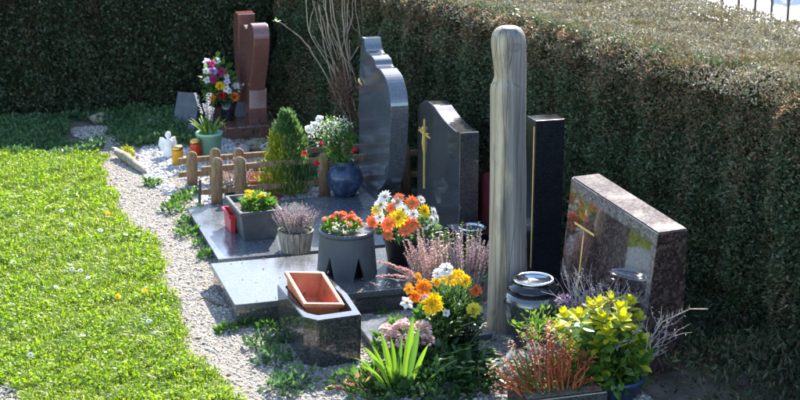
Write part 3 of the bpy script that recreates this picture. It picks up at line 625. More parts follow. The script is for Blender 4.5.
CENTRE = {}
def flower(parent, kind_, mat, p, d, r):
    key = (kind_, mat)
    if key not in CENTRE:
        CENTRE[key] = {'daisy': lambda: daisy_mesh('flower', mat, 1, 13), 'pom': lambda: pom_mesh('flower', mat, 1, 55), 'mum': lambda: pom_mesh('flower', mat, 1, 85, .26),
                       'rose': lambda: pom_mesh('flower', mat, 1, 26, .95), 'small': lambda: daisy_mesh('flower', mat, 1, 6, .3, 1, .75), 'tulip': lambda: daisy_mesh('flower', mat, 1, 7, 1.6, 2, .8)}[kind_]()
    o = put('flower', CENTRE[key], parent, p, d, r)
    if kind_ in ('daisy', 'small'):
        if 'c' not in CENTRE: CENTRE['c'] = centre_mesh('flower_centre', 'p_centre', .22)
        c = put_child('flower_centre', CENTRE['c'], o, (0, 0, .1))
    return o
def stems(t, base, tips, mat='mid_green', r=.003, name='stems'):
    mb = MB(); base = Vector(base)
    for p in tips:
        p = Vector(p); m = base.lerp(p, .55)+Vector((0, 0, .1*(p-base).length)); mb.tube([base+rdir()*.015, m, p], [r, r, r*.7], 4, False)
    return mb.build(name, mat, t)
def heather(t, c, rad, hgt, n, mat, green='dark_weed', lean=(0, 0)):
    mbf = MB(); mbs = MB(); c = Vector(c)
    for i in range(n):
        a = RND.uniform(0, 6.28); rr = rad*math.sqrt(RND.random()); b0 = c+Vector((math.cos(a)*rr*.6, math.sin(a)*rr*.6, 0))
        hh = hgt*RND.uniform(.65, 1.05); tip = c+Vector((math.cos(a)*rr*1.3+lean[0]*hh, math.sin(a)*rr*1.3+lean[1]*hh, hh))
        mbs.tube([b0, b0.lerp(tip, .5)+rdir()*.006, tip], [.0022, .0018, .001], 3, False)
        k = int(hh/.009)
        for j in range(k):
            u = .38+.62*j/k; p = b0.lerp(tip, u)
            for _ in range(2): mbf.leaf(p, rdir(-.2, .8), RND.uniform(.009, .015)*(1.15-.5*u), .008, .1, 2, .3)
    s_ = mbs.build('stems', 'dry_twig', t); f_ = mbf.build('blossom', mat, t); kind(f_, 'stuff')
    leafy(t, green, c+Vector((0, 0, hgt*.22)), rad*.95, rad*.95, hgt*.28, 260, .022, .006)
def pot(t, c, r0, r1, h, mat, rim=.006, n=28, name='pot', lip=.018):
    MB().lathe([(r0, 0), (r1, h-lip), (r1+rim, h-lip), (r1+rim, h), (r1-.006, h), (r1-.012, h-.025), (r1*.9, h-.03), (.002, h-.03)], c, n).build(name, mat, t, True)
    MB().lathe([(r1*.93, 0), (r1*.6, .006), (.002, .008)], Vector(c)+Vector((0, 0, h-.032)), 16).build('soil_fill', 'soil', t, True)

# --- conical slate pot with triangular cut-outs, coral flowers
c = at(347, 273, .125); c.z = .125
t = thing('potted_plant', 'conical slate grey pot with triangular openings and coral flowers on thick slab', 'potted plant', tuple(c))
h_ = .245; rb, rt = .168, .148; ns = 6; vs = []; fs = []
def cp(a, z, off=0): rr = rb+(rt-rb)*z/h_-off; return (c.x+rr*math.cos(a), c.y+rr*math.sin(a), c.z+z)
mbp = MB()
for i in range(ns):
    a0 = 2*math.pi*(i+.15)/ns; da = 2*math.pi/ns; aL, aM, aR, a1 = a0+.29*da, a0+.5*da, a0+.71*da, a0+da; hz = .135
    for off, flip in ((0, 1), (.012, -1)):
        am = (a0+aL)/2; an = (aR+a1)/2
        for q in ([cp(a0, 0, off), cp(am, 0, off), cp(am, h_, off), cp(a0, h_, off)], [cp(am, 0, off), cp(aL, 0, off), cp(aM, hz, off), cp(aM, h_, off), cp(aL, h_, off), cp(am, h_, off)],
                  [cp(aM, hz, off), cp(aR, 0, off), cp(an, 0, off), cp(an, h_, off), cp(aR, h_, off), cp(aM, h_, off)], [cp(an, 0, off), cp(a1, 0, off), cp(a1, h_, off), cp(an, h_, off)]): mbp.add(q, [tuple(range(len(q)))[::flip]])
    for e0, e1 in (((aL, 0), (aM, hz)), ((aM, hz), (aR, 0))): mbp.add([cp(*e0), cp(*e1), cp(*e1, .012), cp(*e0, .012)], [(0, 1, 2, 3)])
mbp.build('pot', 'slate_plastic', t)
MB().lathe([(.10, .004), (.125, h_-.01), (.136, h_-.006), (rt+.004, h_-.006), (rt+.006, h_+.006), (rt-.012, h_+.008), (rt-.016, h_-.03), (.002, h_-.035)], c, 30).build('inner_pot', 'black_pot', t, True)
MB().lathe([(rt+.005, h_-.012), (rt+.008, h_+.004), (rt-.002, h_+.012), (rt-.013, h_+.006)], c, 36).build('rim', 'slate_plastic', t, True)
g_ = Vector((c.x-.025, c.y, c.z+h_))
leafy(t, 'fresh_green', g_+Vector((0, 0, .02)), .10, .09, .05, 330, .035, .018)
for i in range(26):
    a = RND.uniform(0, 6.28); rr = .115*math.sqrt(RND.random()); flower(t, 'pom', 'p_salmon' if i % 3 else 'p_coral', g_+Vector((math.cos(a)*rr, math.sin(a)*rr, .075+.02*RND.random()-.25*rr)), Vector((math.cos(a)*.3, math.sin(a)*.3, 1)), RND.uniform(.017, .024))
# --- heather in whitewashed wooden tub
c = at(296, 250, .06)
t = thing('potted_plant', 'pink heather in a whitewashed wooden stave tub on the low slab', 'potted plant', tuple(c))
for i in range(18):
    a = 2*math.pi*i/18; da = 2*math.pi/18*.46; q = []
    for rr, z in ((.088, 0), (.108, .125)):
        q += [(c.x+rr*math.cos(a-da), c.y+rr*math.sin(a-da), c.z+z), (c.x+rr*math.cos(a+da), c.y+rr*math.sin(a+da), c.z+z), (c.x+(rr-.012)*math.cos(a+da), c.y+(rr-.012)*math.sin(a+da), c.z+z), (c.x+(rr-.012)*math.cos(a-da), c.y+(rr-.012)*math.sin(a-da), c.z+z)]
    MB().add(q, [(0, 1, 5, 4), (1, 2, 6, 5), (2, 3, 7, 6), (3, 0, 4, 7), (4, 5, 6, 7), (3, 2, 1, 0)]).build('stave', 'whitewash', t)
MB().lathe([(.072, .002), (.094, .112), (.05, .118), (.002, .12)], c, 20).build('soil_fill', 'soil', t, True)
heather(t, c+Vector((0, 0, .115)), .115, .15, 105, 'p_heather_dark')
# --- rectangular grey planter with primroses
c = Vector((1.745, 8.83, .06))
t = thing('potted_plant', 'long grey rectangular planter with yellow primroses on the low slab', 'potted plant', tuple(c))
Mp = Matrix.Translation(c) @ Matrix.Rotation(R(2), 4, 'Z')
open_box('planter_box', 'grey_plastic', t, Mp, .122, .20, .19, .80, .010)
q = [Mp @ Vector((a*.115, b_*.19, .155)) for a, b_ in ((-1, -1), (1, -1), (1, 1), (-1, 1))]; MB().add(q, [(0, 1, 2, 3)]).build('soil_fill', 'soil', t)
g_ = Mp @ Vector((.01, -.06, .185)); leafy(t, 'mid_green', g_, .085, .10, .05, 260, .045, .024)
leafy(t, 'fresh_green', g_+Vector((0, 0, .02)), .07, .08, .04, 140, .04, .022)
for i in range(11):
    p = g_+Vector((RND.uniform(-.07, .07), RND.uniform(-.08, .09), RND.uniform(.055, .085))); flower(t, 'small', 'p_yellow' if i % 3 else 'p_lemon', p, rdir(.5, 1), .022)
# --- red box beside it
Mr = Matrix.Translation(c+Vector((-.132, .10, 0))) @ Matrix.Rotation(R(2), 4, 'Z')
t = thing('planter_box', 'small red plastic flower box squeezed behind the grey rectangular planter', 'planter', tuple(Mr.translation))
open_box('box', 'red_plastic', t, Mr, .016, .10, .12, .85, .003)
# --- round blue vase and its bouquet
c = at(345, 195, .06); c.z = .06
t = thing('round_vase', 'round dark blue glazed vase on the low slab before the stepped headstone', 'vase', tuple(c))
rv = .122; prof = [(.06, 0), (.075, .004)]+[(rv*math.sin(a)+.0, .115-.115*math.cos(a)) for a in np.linspace(.75, 2.55, 14)]
prof += [(.062, .222), (.07, .238), (.064, .24), (.055, .225), (.05, .2), (.002, .19)]
MB().lathe(prof, c, 36).build('body', 'blue_glaze', t, True)
b0 = c+Vector((0, 0, .2)); t = thing('bouquet', 'wilting red gerberas and white blossom in the round blue vase', 'bouquet', tuple(b0))
tips = [ony(322, 142, 9.32), ony(317, 162, 9.34), ony(305, 152, 9.38), ony(354, 149, 9.32)]
for i, p in enumerate(tips):
    mid = b0.lerp(p, .55)+Vector((0, 0, .12)); MB().tube([b0, mid, p+Vector((0, 0, .025)), p], [.0035, .0035, .003, .003], 5).build('stem', 'fresh_green', t, True)
    d = (p-b0); flower(t, 'tulip', 'p_red', p+Vector((0, 0, .012)), Vector((d.x*.6, -.25, -.65)), .042)
wc = ony(326, 132, 9.45)
leafy(t, 'white_flower_bits', wc, .11, .10, .09, 230, .017, .014, 'white_blossom', .3); leafy(t, 'white_flower_bits', ony(341, 125, 9.45), .08, .08, .05, 120, .016, .013, 'white_blossom', .3)
leafy(t, 'mid_green', (b0+wc)/2+Vector((.03, 0, .04)), .10, .10, .14, 520, .04, .014); leafy(t, 'mid_green', wc+Vector((.05, .02, -.02)), .13, .11, .10, 260, .035, .010)
stems(t, b0, [wc+rdir()*.08 for _ in range(14)])
for px, py in ((309, 130), (313, 126), (320, 120)): flower(t, 'rose', 'p_white', ony(px, py, 9.40), rdir(.2, 1), .034)
# --- dwarf conifer
c = at(288, 196); t = thing('dwarf_conifer', 'small bushy cone-shaped conifer with golden left side inside the picket fence', 'shrub', tuple(c))
n = 5200; u = NR.random(n)**1.15; a = NR.uniform(0, 6.28, n); rad = (.135*(1-u)**.7+.010)*(1+.28*np.sin(a*4+u*13)+.2*np.sin(a*9-u*31)+NR.normal(0, .20, n))*np.where(u < .12, .6+u*3.3, 1)
P = np.stack([c.x+rad*np.cos(a)*1.0, c.y+rad*np.sin(a), c.z+.03+.54*u+NR.normal(0, .01, n)], 1); D = np.stack([np.cos(a)*.45, np.sin(a)*.45, np.full(n, 1.0)], 1)+NR.normal(size=(n, 3))*.3
gold = (np.cos(a)*.9+NR.normal(0, .35, n)) < -.35; gold &= u < .75
L_ = NR.uniform(.025, .055, n); V = cards(P, D, L_, L_*.28)
kind(bulk('foliage', V[~gold], 'conifer', t), 'stuff'); kind(bulk('golden_foliage', V[gold], 'conifer_gold', t), 'stuff')
MB().tube([c-Vector((0, 0, .01)), c+Vector((0, 0, .4))], [.018, .006], 7).build('trunk', 'bark', t, True)
# --- heather and terracotta bowl inside the fence
c = at(235, 200); t = thing('potted_plant', 'pale pink heather growing in a small dark pot behind the round-topped picket', 'potted plant', tuple(c))
pot(t, c, .06, .08, .09, 'black_pot'); heather(t, c+Vector((0, 0, .08)), .11, .19, 60, 'p_heather')
c = at(256, 190); t = thing('terracotta_bowl', 'terracotta bowl lying inside the picket fence beside the conifer', 'bowl', tuple(c))
MB().lathe([(.06, 0), (.10, .03), (.125, .085), (.13, .10), (.12, .10), (.11, .08), (.08, .03), (.002, .025)], c, 28).build('bowl', 'terracotta', t, True)
c = at(268, 201); t = thing('terracotta_saucer', 'dark red saucer on the ground beneath the conifer', 'saucer', tuple(c))
MB().lathe([(.06, 0), (.085, .02), (.09, .025), (.08, .025), (.06, .008), (.002, .008)], c, 24).build('dish', 'red_plastic', t, True)
# --- picket fences
def picket(t, p, h, r=.039):
    prof = [(r, 0), (r, h-r*.9)]+[(r*math.cos(a), h-r*.9+r*.9*math.sin(a)) for a in (.4, .8, 1.15, 1.45)]
    o = MB().lathe(prof, p, 14, (1, .62)).build('picket', 'fence_wood', t, True, origin=p); o.rotation_euler = (RND.uniform(-.04, .04), RND.uniform(-.05, .05), RND.uniform(-.2, .2))
def fence(label, p0, p1, pk, h, rails, loc):
    t = thing('picket_fence', label, 'fence', loc, 'little wooden picket fences')
    for p in pk: picket(t, p, h*RND.uniform(.96, 1.04))
    for z in rails:
        d = (p1-p0).normalized(); s_ = Vector((-d.y, d.x, 0))*.014; a, b_ = p0+Vector((0, 0, z)), p1+Vector((0, 0, z+.01))
        bm = bmesh.new(); q = [a-s_, a+s_, b_+s_, b_-s_]; vv = [bm.verts.new(v+Vector((0, 0, dz))) for dz in (-.019, .019) for v in q]
        for f_ in ((3, 2, 1, 0), (4, 5, 6, 7), (0, 1, 5, 4), (1, 2, 6, 5), (2, 3, 7, 6), (3, 0, 4, 7)): bm.faces.new([vv[i] for i in f_])
        bmobj('rail', bm, 'fence_wood', t, t['_w'], .006)
    return t
yN = at(215, 206).y; pk = [Vector((at(px, 205).x, yN-.03, 0)) for px in (215.5, 241)]+[Vector((2.40, yN-.03, 0)), Vector((2.98, yN-.03, 0)), Vector((3.2, yN-.03, 0))]
fence('near low picket fence running from the path to behind the stepped headstone', Vector((1.57, yN+.012, 0)), Vector((3.3, yN+.012, 0)), pk, .335, (.10, .255), (1.65, yN, 0))
yF = at(192, 186).y; pk = [Vector((at(px, 184).x, yF-.03, 0)) for px in (190.5, 214.5, 238.5)]+[Vector((2.7, yF-.03, 0))]
fence('far low picket fence beside the yellow candle lantern and green bucket', Vector((1.50, yF+.012, 0)), Vector((2.9, yF+.012, 0)), pk, .265, (.085, .185), (1.58, yF, 0))
c = at(198, 206); t = thing('plant_stake', 'thin black plastic stake leaning beside the front picket', 'stake', tuple(c))
b_ = Vector((.01, .03, .17)); prism('stake', [c, c+Vector((.02, 0, 0)), c+Vector((.035, .03, .17)), c+Vector((.017, .03, .17))], (0, .006, 0), 'black_metal', t, .001)
# rocks
for i, (px, py, s_, mt, lb) in enumerate(((258, 150, .075, 'mossy_rock', 'round brown mossy rock beyond the far picket fence'), (268, 152, .06, 'rock', 'pale grey rock beside the conifer tip'), (244, 153, .05, 'rock', 'small pale rock between the mossy rock and the bucket'), (150, 128, .06, 'rock', 'grey rock among the weeds left of the slate plaque'), (276, 147, .05, 'rock', 'white stone right of the brown mossy rock'),
                                         (229, 202, .035, 'rock', 'flat grey stone at the foot of the front picket'), (210, 214, .04, 'rock', 'grey stone by the corner of the low slab'), (100, 123, .07, 'mossy_rock', 'reddish brown rock at the foot of the back hedge'))):
    p = at(px, py); bm = bmesh.new(); bmesh.ops.create_icosphere(bm, subdivisions=2, radius=s_)
    for v in bm.verts: v.co = Vector((v.co.x*1.2, v.co.y, v.co.z*.75))*(1+.16*math.sin(v.co.x*60+i)+.12*math.sin(v.co.y*75+v.co.z*50)); v.co += p+Vector((0, 0, s_*.5))
    tag(bmobj('rock', bm, mt, None, p, smooth=True), lb, 'rock', 'loose rocks')
# --- lanterns
for px, py, mt, lb in ((178, 166, 'yellow_glass', 'yellow glass grave candle with bronze lid left of the picket fence'), (196, 159, 'red_glass', 'red glass grave candle with bronze lid before the green bucket')):
    c = at(px, py); t = thing('candle_lantern', lb, 'grave candle', tuple(c), 'grave candles')
    MB().lathe([(.036, 0), (.041, .01), (.041, .115), (.036, .125), (.034, .12), (.036, .11), (.036, .012), (.002, .01)], c, 22).build('glass', mt, t, True)
    MB().lathe([(.030, .012), (.030, .075), (.026, .08), (.002, .08)], c, 14).build('candle', 'wax', t, True)
    MB().lathe([(.037, .124), (.042, .126), (.042, .140), (.036, .15), (.02, .156), (.002, .157)], c, 22).build('lid', 'bronze', t, True)
# --- angel figurine
c = at(169, 158); t = thing('angel_figurine', 'small white angel figurine standing on pebbles beside the yellow candle', 'figurine', tuple(c))
MB().lathe([(.045, 0), (.05, .01), (.043, .03), (.036, .07), (.03, .1), (.034, .125), (.026, .14), (.011, .148), (.012, .155), (.022, .168), (.023, .182), (.016, .197), (.004, .203)], c, 18, (1, .8)).build('body', 'white_porcelain', t, True)
for s_ in (-1, 1):
    ol = [(0, 0, .06), (.05, 0, .05), (.07, 0, .10), (.058, 0, .155), (.03, 0, .15), (.0, 0, .12)]
    prism('wing', [c+Vector((s_*a, .028+.1*a*.3, z)) for a, _, z in ol], (0, .012, 0), 'white_porcelain', t, .003)
# --- plaques
def plaque(label, c, w_, h, th, rz, tilt, mat):
    M = Matrix.Translation(c) @ Matrix.Rotation(R(rz), 4, 'Z') @ Matrix.Rotation(R(tilt), 4, 'X')
    pts = [M @ Vector(p) for p in ((-w_/2, 0, 0), (w_/2, 0, 0), (w_/2, 0, h*.93), (w_*.3, 0, h), (-w_/2, 0, h))]
    e = (M.to_3x3() @ Vector((0, th, 0)))
    o = prism('memorial_plaque', pts, e, mat, None, .004, tuple(c)); tag(o, label, 'plaque', 'memorial plaques')
plaque('large slate plaque leaning left of the green bucket', at(182, 133), .20, .34, .04, -35, -28, 'slate')
plaque('dark stone plaque standing low behind the large slate plaque', at(196, 140), .16, .13, .05, -30, -20, 'slate_dark')
plaque('small grey slate plaque tilted against the pink plinth', at(238, 129, .0)+Vector((0, -.02, .02)), .11, .21, .03, -40, -25, 'slate')
# --- green bucket with hyacinths
c = at(210, 156); t = thing('potted_plant', 'pale green enamel bucket with white hyacinths and strap leaves', 'potted plant', tuple(c))
pot(t, c, .078, .098, .185, 'green_enamel', .005, 28, 'bucket')
pts = [c+Vector((.10*math.cos(a), -.01, .185+.13*math.sin(a)*1.0)) for a in np.linspace(-.3, .9, 9)]
MB().tube([c+Vector((.103, -.01, .15)), c+Vector((.125, -.02, .20)), c+Vector((.11, -.03, .245)), c+Vector((.08, -.02, .26))], .004, 6).build('handle', 'bronze', t, True)
g_ = c+Vector((0, 0, .17))
for i in range(26):
    a = RND.uniform(0, 6.28); MB().leaf(g_+Vector((math.cos(a)*.04, math.sin(a)*.04, 0)), (math.cos(a)*.75, math.sin(a)*.75, 1), RND.uniform(.14, .21), .024, .25, 5, .3).build('leaf', 'fresh_green', t)
for i in range(8):
    a = RND.uniform(0, 6.28); b0 = g_+Vector((math.cos(a)*.03, math.sin(a)*.03, 0)); tip = g_+Vector((RND.uniform(-.1, .07), RND.uniform(-.05, .05), RND.uniform(.20, .32)))
    mb = MB()
    for j in range(46):
        u = .5+.5*j/46; p = b0.lerp(tip, u); mb.leaf(p, rdir(-.1, .6), .022*(1.3-.7*u), .014, .1, 2, .3)
    sp_ = mb.build('flower_spike', 'p_hyacinth', t); MB().tube([b0, tip], [.004, .002], 5).build('stem', 'fresh_green', sp_, True)
# --- artificial bouquet on the pink grave
c = at(222, 126)+Vector((0, 0, 0)); c = Vector((2.14, 11.78, .1))
t = thing('vase', 'dark flower vase on the pink granite plinth', 'vase', tuple(c))
MB().lathe([(.045, 0), (.055, .02), (.05, .08), (.065, .15), (.06, .15), (.045, .08), (.002, .07)], c, 20).build('body', 'granite_black', t, True)
b0 = c+Vector((0, 0, .13)); t = thing('bouquet', 'bouquet of purple, white, orange and yellow flowers beside the pink heart stone', 'bouquet', tuple(b0))
tips = []
for px, py, k_, mt, r_ in ((211, 64, 'mum', 'p_magenta', .036), (207, 62, 'small', 'p_white', .034), (217, 61, 'small', 'p_white', .03), (213, 71, 'mum', 'p_lilac', .040), (222, 72, 'mum', 'p_magenta', .036), (206, 71, 'small', 'p_white', .03), (213, 79, 'mum', 'p_magenta', .038), (220, 86, 'mum', 'p_yellow', .040), (227, 82, 'small', 'p_lilac', .03), (222, 96, 'rose', 'p_red', .036),
                         (234, 97, 'pom', 'p_orange', .046), (212, 98, 'pom', 'p_orange', .034), (226, 89, 'small', 'p_white', .032), (236, 86, 'small', 'p_white', .03), (229, 91, 'small', 'p_hyacinth', .03), (207, 80, 'small', 'p_white', .03), (226, 76, 'small', 'p_white', .028)):
    p = ony(px, py, 11.72+RND.uniform(-.05, .05)); tips.append(p); flower(t, k_, mt, p, Vector((RND.uniform(-.4, .4), -.9, .6)), r_)
stems(t, b0, tips)
cc = ony(217, 82, 11.80); leafy(t, 'mid_green', cc, .11, .08, .17, 160, .07, .035); leafy(t, 'silver_leaf', ony(234, 88, 11.78), .06, .05, .05, 60, .03, .02)
# --- bare cane shrub
c = at(352, 118); c = Vector((3.02, 10.9, 0)); t = thing('bare_shrub', 'leafless shrub of long pale canes behind the stepped headstone', 'shrub', tuple(c))
for pts_ in (((358, 105), (336, 76), (318, 48), (309, 30), (306, 0)), ((352, 100), (338, 70), (325, 40), (315, 10), (311, -12)), ((356, 110), (347, 70), (339, 40), (332, 20), (329, -12)), ((360, 110), (354, 75), (346, 50), (343, 20), (341, -15)), ((348, 112), (330, 72), (322, 30), (319, 5)),
             ((346, 115), (327, 78), (309, 48), (298, 36), (279, 22)), ((362, 60), (360, 35), (355, 5), (356, -12)), ((364, 40), (363, 20), (361, -10)), ((340, 60), (345, 30), (344, 0)), ((330, 50), (324, 24), (318, 8)), ((354, 98), (350, 60), (350, 40)), ((350, 60), (362, 38), (352, 25), (347, 5)),
             ((350, 112), (343, 60), (335, 20), (330, -12)), ((356, 112), (349, 62), (347, 22), (349, -12)), ((344, 112), (334, 66), (327, 22), (324, -12)), ((360, 100), (352, 70), (337, 44), (326, 14), (322, -10)), ((338, 60), (330, 36), (327, 18)), ((346, 40), (352, 18), (353, 0)), ((334, 60), (322, 50), (314, 36)), ((336, 74), (326, 56), (322, 34)), ((345, 64), (336, 46), (331, 34)), ((309, 30), (312, 14), (315, 2))):
    yy = 10.9+RND.uniform(-.15, .15); P_ = [ony(px, py, yy-.04*i) for i, (px, py) in enumerate(pts_)]
    if pts_[0][1] >= 95: P_ = [Vector((c.x+RND.uniform(-.06, .06), c.y+RND.uniform(-.05, .05), 0))]+P_
    P_ = [Vector(q) for q in catmull([tuple(p) for p in P_], 4)]
    P_ = [p+rdir()*.004 for p in P_]; k = len(P_); r0 = RND.uniform(.005, .0075) if pts_[0][1] > 90 else .004
    MB().tube(P_, [r0*(1-.6*i/k) for i in range(k)], 6).build('cane', 'cane', t, True)
lf = ony(278, 22, 10.75); mb = MB(); [mb.leaf(lf, rdir(-.2, 1), .05, .02, .1, 3) for _ in range(5)]; mb.build('leaf_bud', 'fresh_green', t)
c = Vector((2.95, 10.75, 0)); t = thing('dead_conifer', 'rusty brown dead thuja tuft at the foot of the bare canes', 'shrub', tuple(c))
pc = ony(342, 92, 10.75); leafy(t, 'brown_thuja', pc, .10, .10, .22, 700, .045, .006, shell=.1, up=1.6); MB().tube([c, pc+Vector((0, 0, .08))], [.014, .004], 6).build('trunk', 'bark', t, True)
# --- chrysanthemum bouquet pot on the thick slab
c = at(399, 266, .125); c.z = .125; c += Vector((.03, .06, 0))
t = thing('potted_plant', 'coral, yellow and white chrysanthemums in a dark pot behind the conical pot', 'potted plant', tuple(c))
pot(t, c, .075, .095, .16, 'black_pot')
cc = c+Vector((0.02, 0, .29))
leafy(t, 'dark_weed', cc-Vector((0, 0, .06)), .17, .15, .10, 420, .05, .028)
for px, py, mt, r_ in ((373, 222, 'p_coral', .045), (381, 205, 'p_white', .045), (388, 224, 'p_coral', .05), (398, 218, 'p_yellow', .055), (411, 225, 'p_coral', .055), (412, 203, 'p_coral', .05), (424, 211, 'p_yellow', .045), (397, 203, 'p_white', .04), (385, 197, 'p_white', .042), (399, 198, 'p_coral', .035), (403, 210, 'p_white', .035), (380, 217, 'p_white', .036), (413, 214, 'p_white', .036), (433, 212, 'p_white', .034), (431, 220, 'p_white', .034), (421, 200, 'p_white', .03), (377, 210, 'p_yellow', .036), (391, 208, 'p_coral', .035), (436, 219, 'p_white', .03), (426, 225, 'p_white', .03), (405, 230, 'p_coral', .04), (388, 235, 'p_coral', .035)):
    yy = cc.y-.02-.13*math.sqrt(max(0, 1-((px-404)/36)**2))*(.4+.6*min(1, (py-192)/25)); p = ony(px, py, yy); d = (p-cc).normalized()+Vector((0, -.35, .35)); flower(t, 'daisy', mt, p, d, r_)
# --- square black vase with silver ring
c = at(471, 251); t = thing('flower_vase', 'square black granite vase with a silver ring opening beside the wooden post', 'vase', (c.x, 8.13, 0))
zt = .19; x0, x1, y0, y1 = 2.79, 3.03, 7.98, 8.23
bx_ = prism('block', [(x0, y0, 0), (x1, y0, 0), (x1, y1, 0), (x0, y1, 0)], (0, 0, zt), 'granite_black', t, .004)
MB().lathe([(.070, .0005), (.085, .004), (.082, .014), (.072, .016), (.066, .010), (.063, -.02), (.063, .001)], ((x0+x1)/2, (y0+y1)/2, zt), 30).build('ring', 'silver', t, True)
MB().lathe([(.063, .003), (.03, .0035), (.002, .0036)], ((x0+x1)/2, (y0+y1)/2, zt), 20).build('well', 'black_pot', t, True)
# --- round granite urn with silver collar
c = Vector((2.735, 6.70, 0)); t = thing('flower_urn', 'round dark granite urn with a wide silver collar before the black stele', 'vase', tuple(c))
MB().lathe([(.10, 0), (.11, .01), (.095, .03), (.12, .10), (.145, .19), (.152, .235), (.146, .268), (.125, .285), (.002, .288)], c, 40).build('body', 'granite_dark', t, True)
MB().lathe([(.10, .284), (.126, .290), (.13, .305), (.122, .318), (.108, .322), (.10, .335), (.103, .350), (.096, .356), (.085, .350), (.082, .33), (.08, .30), (.002, .296)], c, 40).build('collar', 'granite_black', t, True)
MB().lathe([(.101, .338), (.105, .350), (.097, .3575), (.084, .352), (.086, .345)], c, 40).build('ring', 'silver', t, True)
# --- heathers in the middle
def spike_heather(label, c, rad, hgt, n, mat, lean, potc='black_pot'):
    t = thing('heather', label, 'heather', tuple(c), 'heathers behind the yellow bouquet')
    pot(t, c, .05, .07, .10, potc); heather(t, c+Vector((0, 0, .09)), rad, hgt, n, mat, lean=lean)
spike_heather('salmon pink heather with tall spikes just left of the wooden post', at(432, 306), .11, .32, 55, 'p_heather', (-.12, 0))
spike_heather('dusky purple heather close against the wooden post', at(468, 306), .11, .33, 60, 'p_heather_dark', (.05, 0))
c = at(446, 290)+Vector((.02, .02, 0)); t = thing('leafy_shoots', 'upright young green shoots between the two heathers', 'plant', tuple(c))
for i in range(12):
    tip = c+Vector((RND.uniform(-.10, .22), RND.uniform(-.05, .05), RND.uniform(.28, .40))); mb = MB(); b0 = c+Vector((tip.x-c.x, tip.y-c.y, 0))*.4
    for j in range(14):
        mb.leaf(b0.lerp(tip, .55+.45*j/14), rdir(0, .9), .03, .014, .1, 3)
    o = mb.build('shoot_leaves', 'fresh_green', t); MB().tube([b0, tip], [.003, .002], 4).build('stem', 'mid_green', o)
# leaning dry heather sprig
c = Vector((2.22, 7.02, .05)); t = thing('heather_sprig', 'pinkish heather sprigs leaning out to the left over the slab edge', 'heather', tuple(c))
for (px, py) in ((378, 262), (377, 277), (395, 268)):
    tip = ony(px, py, 6.95); b0 = c+Vector((.05, 0, .22)); mb = MB()
    for j in range(50):
        p = b0.lerp(tip, .15+.85*j/50)+Vector((0, 0, .02*math.sin(j/50*3)))
        for _ in range(3): mb.leaf(p, rdir(-.6, .8), .018*(1.2-.5*j/50), .010, .1, 2, .3)
    o = mb.build('blossom', 'p_heather', t); MB().tube([c, b0, tip], [.004, .003, .001], 4).build('stem', 'dry_twig', o)
# --- yellow bouquet
c = at(452, 352); t = thing('bouquet', 'yellow and orange bouquet with conifer sprigs and ivy left of the wooden post', 'bouquet', tuple(c))
pot(t, c, .07, .09, .13, 'black_pot')
for px, py, k_, mt, r_ in ((432, 304, 'mum', 'p_yellow', .062), (424, 287, 'pom', 'p_orange', .046), (414, 297, 'rose', 'p_orange', .036), (407, 303, 'small', 'p_white', .034), (450, 279, 'mum', 'p_yellow', .042), (464, 281, 'mum', 'p_yellow', .04), (458, 276, 'mum', 'p_yellow', .04), (476, 291, 'rose', 'p_coral', .036), (474, 310, 'mum', 'p_lemon', .042), (436, 282, 'pom', 'p_yellow', .03), (446, 270, 'pom', 'p_white', .04), (438, 274, 'pom', 'p_white', .032), (424, 296, 'small', 'p_lilac', .024), (418, 276, 'small', 'p_orange', .02), (409, 289, 'small', 'p_orange', .03), (446, 313, 'small', 'p_white', .022)):
    p = ony(px, py, 6.62+RND.uniform(-.03, .06)); flower(t, k_, mt, p, Vector((RND.uniform(-.5, .3), -.8, .7)), r_)
leafy(t, 'conifer', ony(458, 302, 6.70), .10, .08, .13, 900, .035, .009, 'conifer_sprigs', .2, 1.0); leafy(t, 'mid_green', ony(436, 322, 6.70), .10, .08, .13, 500, .045, .016, up=.8)
leafy(t, 'ivy', ony(452, 335, 6.70), .15, .11, .17, 420, .05, .036, 'ivy_leaves', .3, .3)
for px, py in ((462, 318), (469, 315), (475, 322), (455, 322), (480, 330), (470, 335), (484, 342), (462, 345), (476, 352), (455, 335), (490, 350), (486, 362), (470, 364), (496, 340)):
    mb = MB(); p = ony(px, py, 6.55+RND.uniform(-.04, .04))
    for a in (-1.0, -.35, .35, 1.0): mb.leaf(p, (math.sin(a)*.9, -.5, math.cos(a)*.5-.1), .055 if abs(a) < .5 else .04, .03, .1, 3, .15)
    mb.build('ivy_leaf', 'ivy' if RND.random() < .6 else 'mid_green', t)
mb = MB(); v0 = ony(465, 350, 6.55); mb.tube([v0, ony(480, 330, 6.5), ony(474, 322, 6.48), ony(462, 326, 6.46)], .0025, 4); mb.build('vine', 'twig', t)
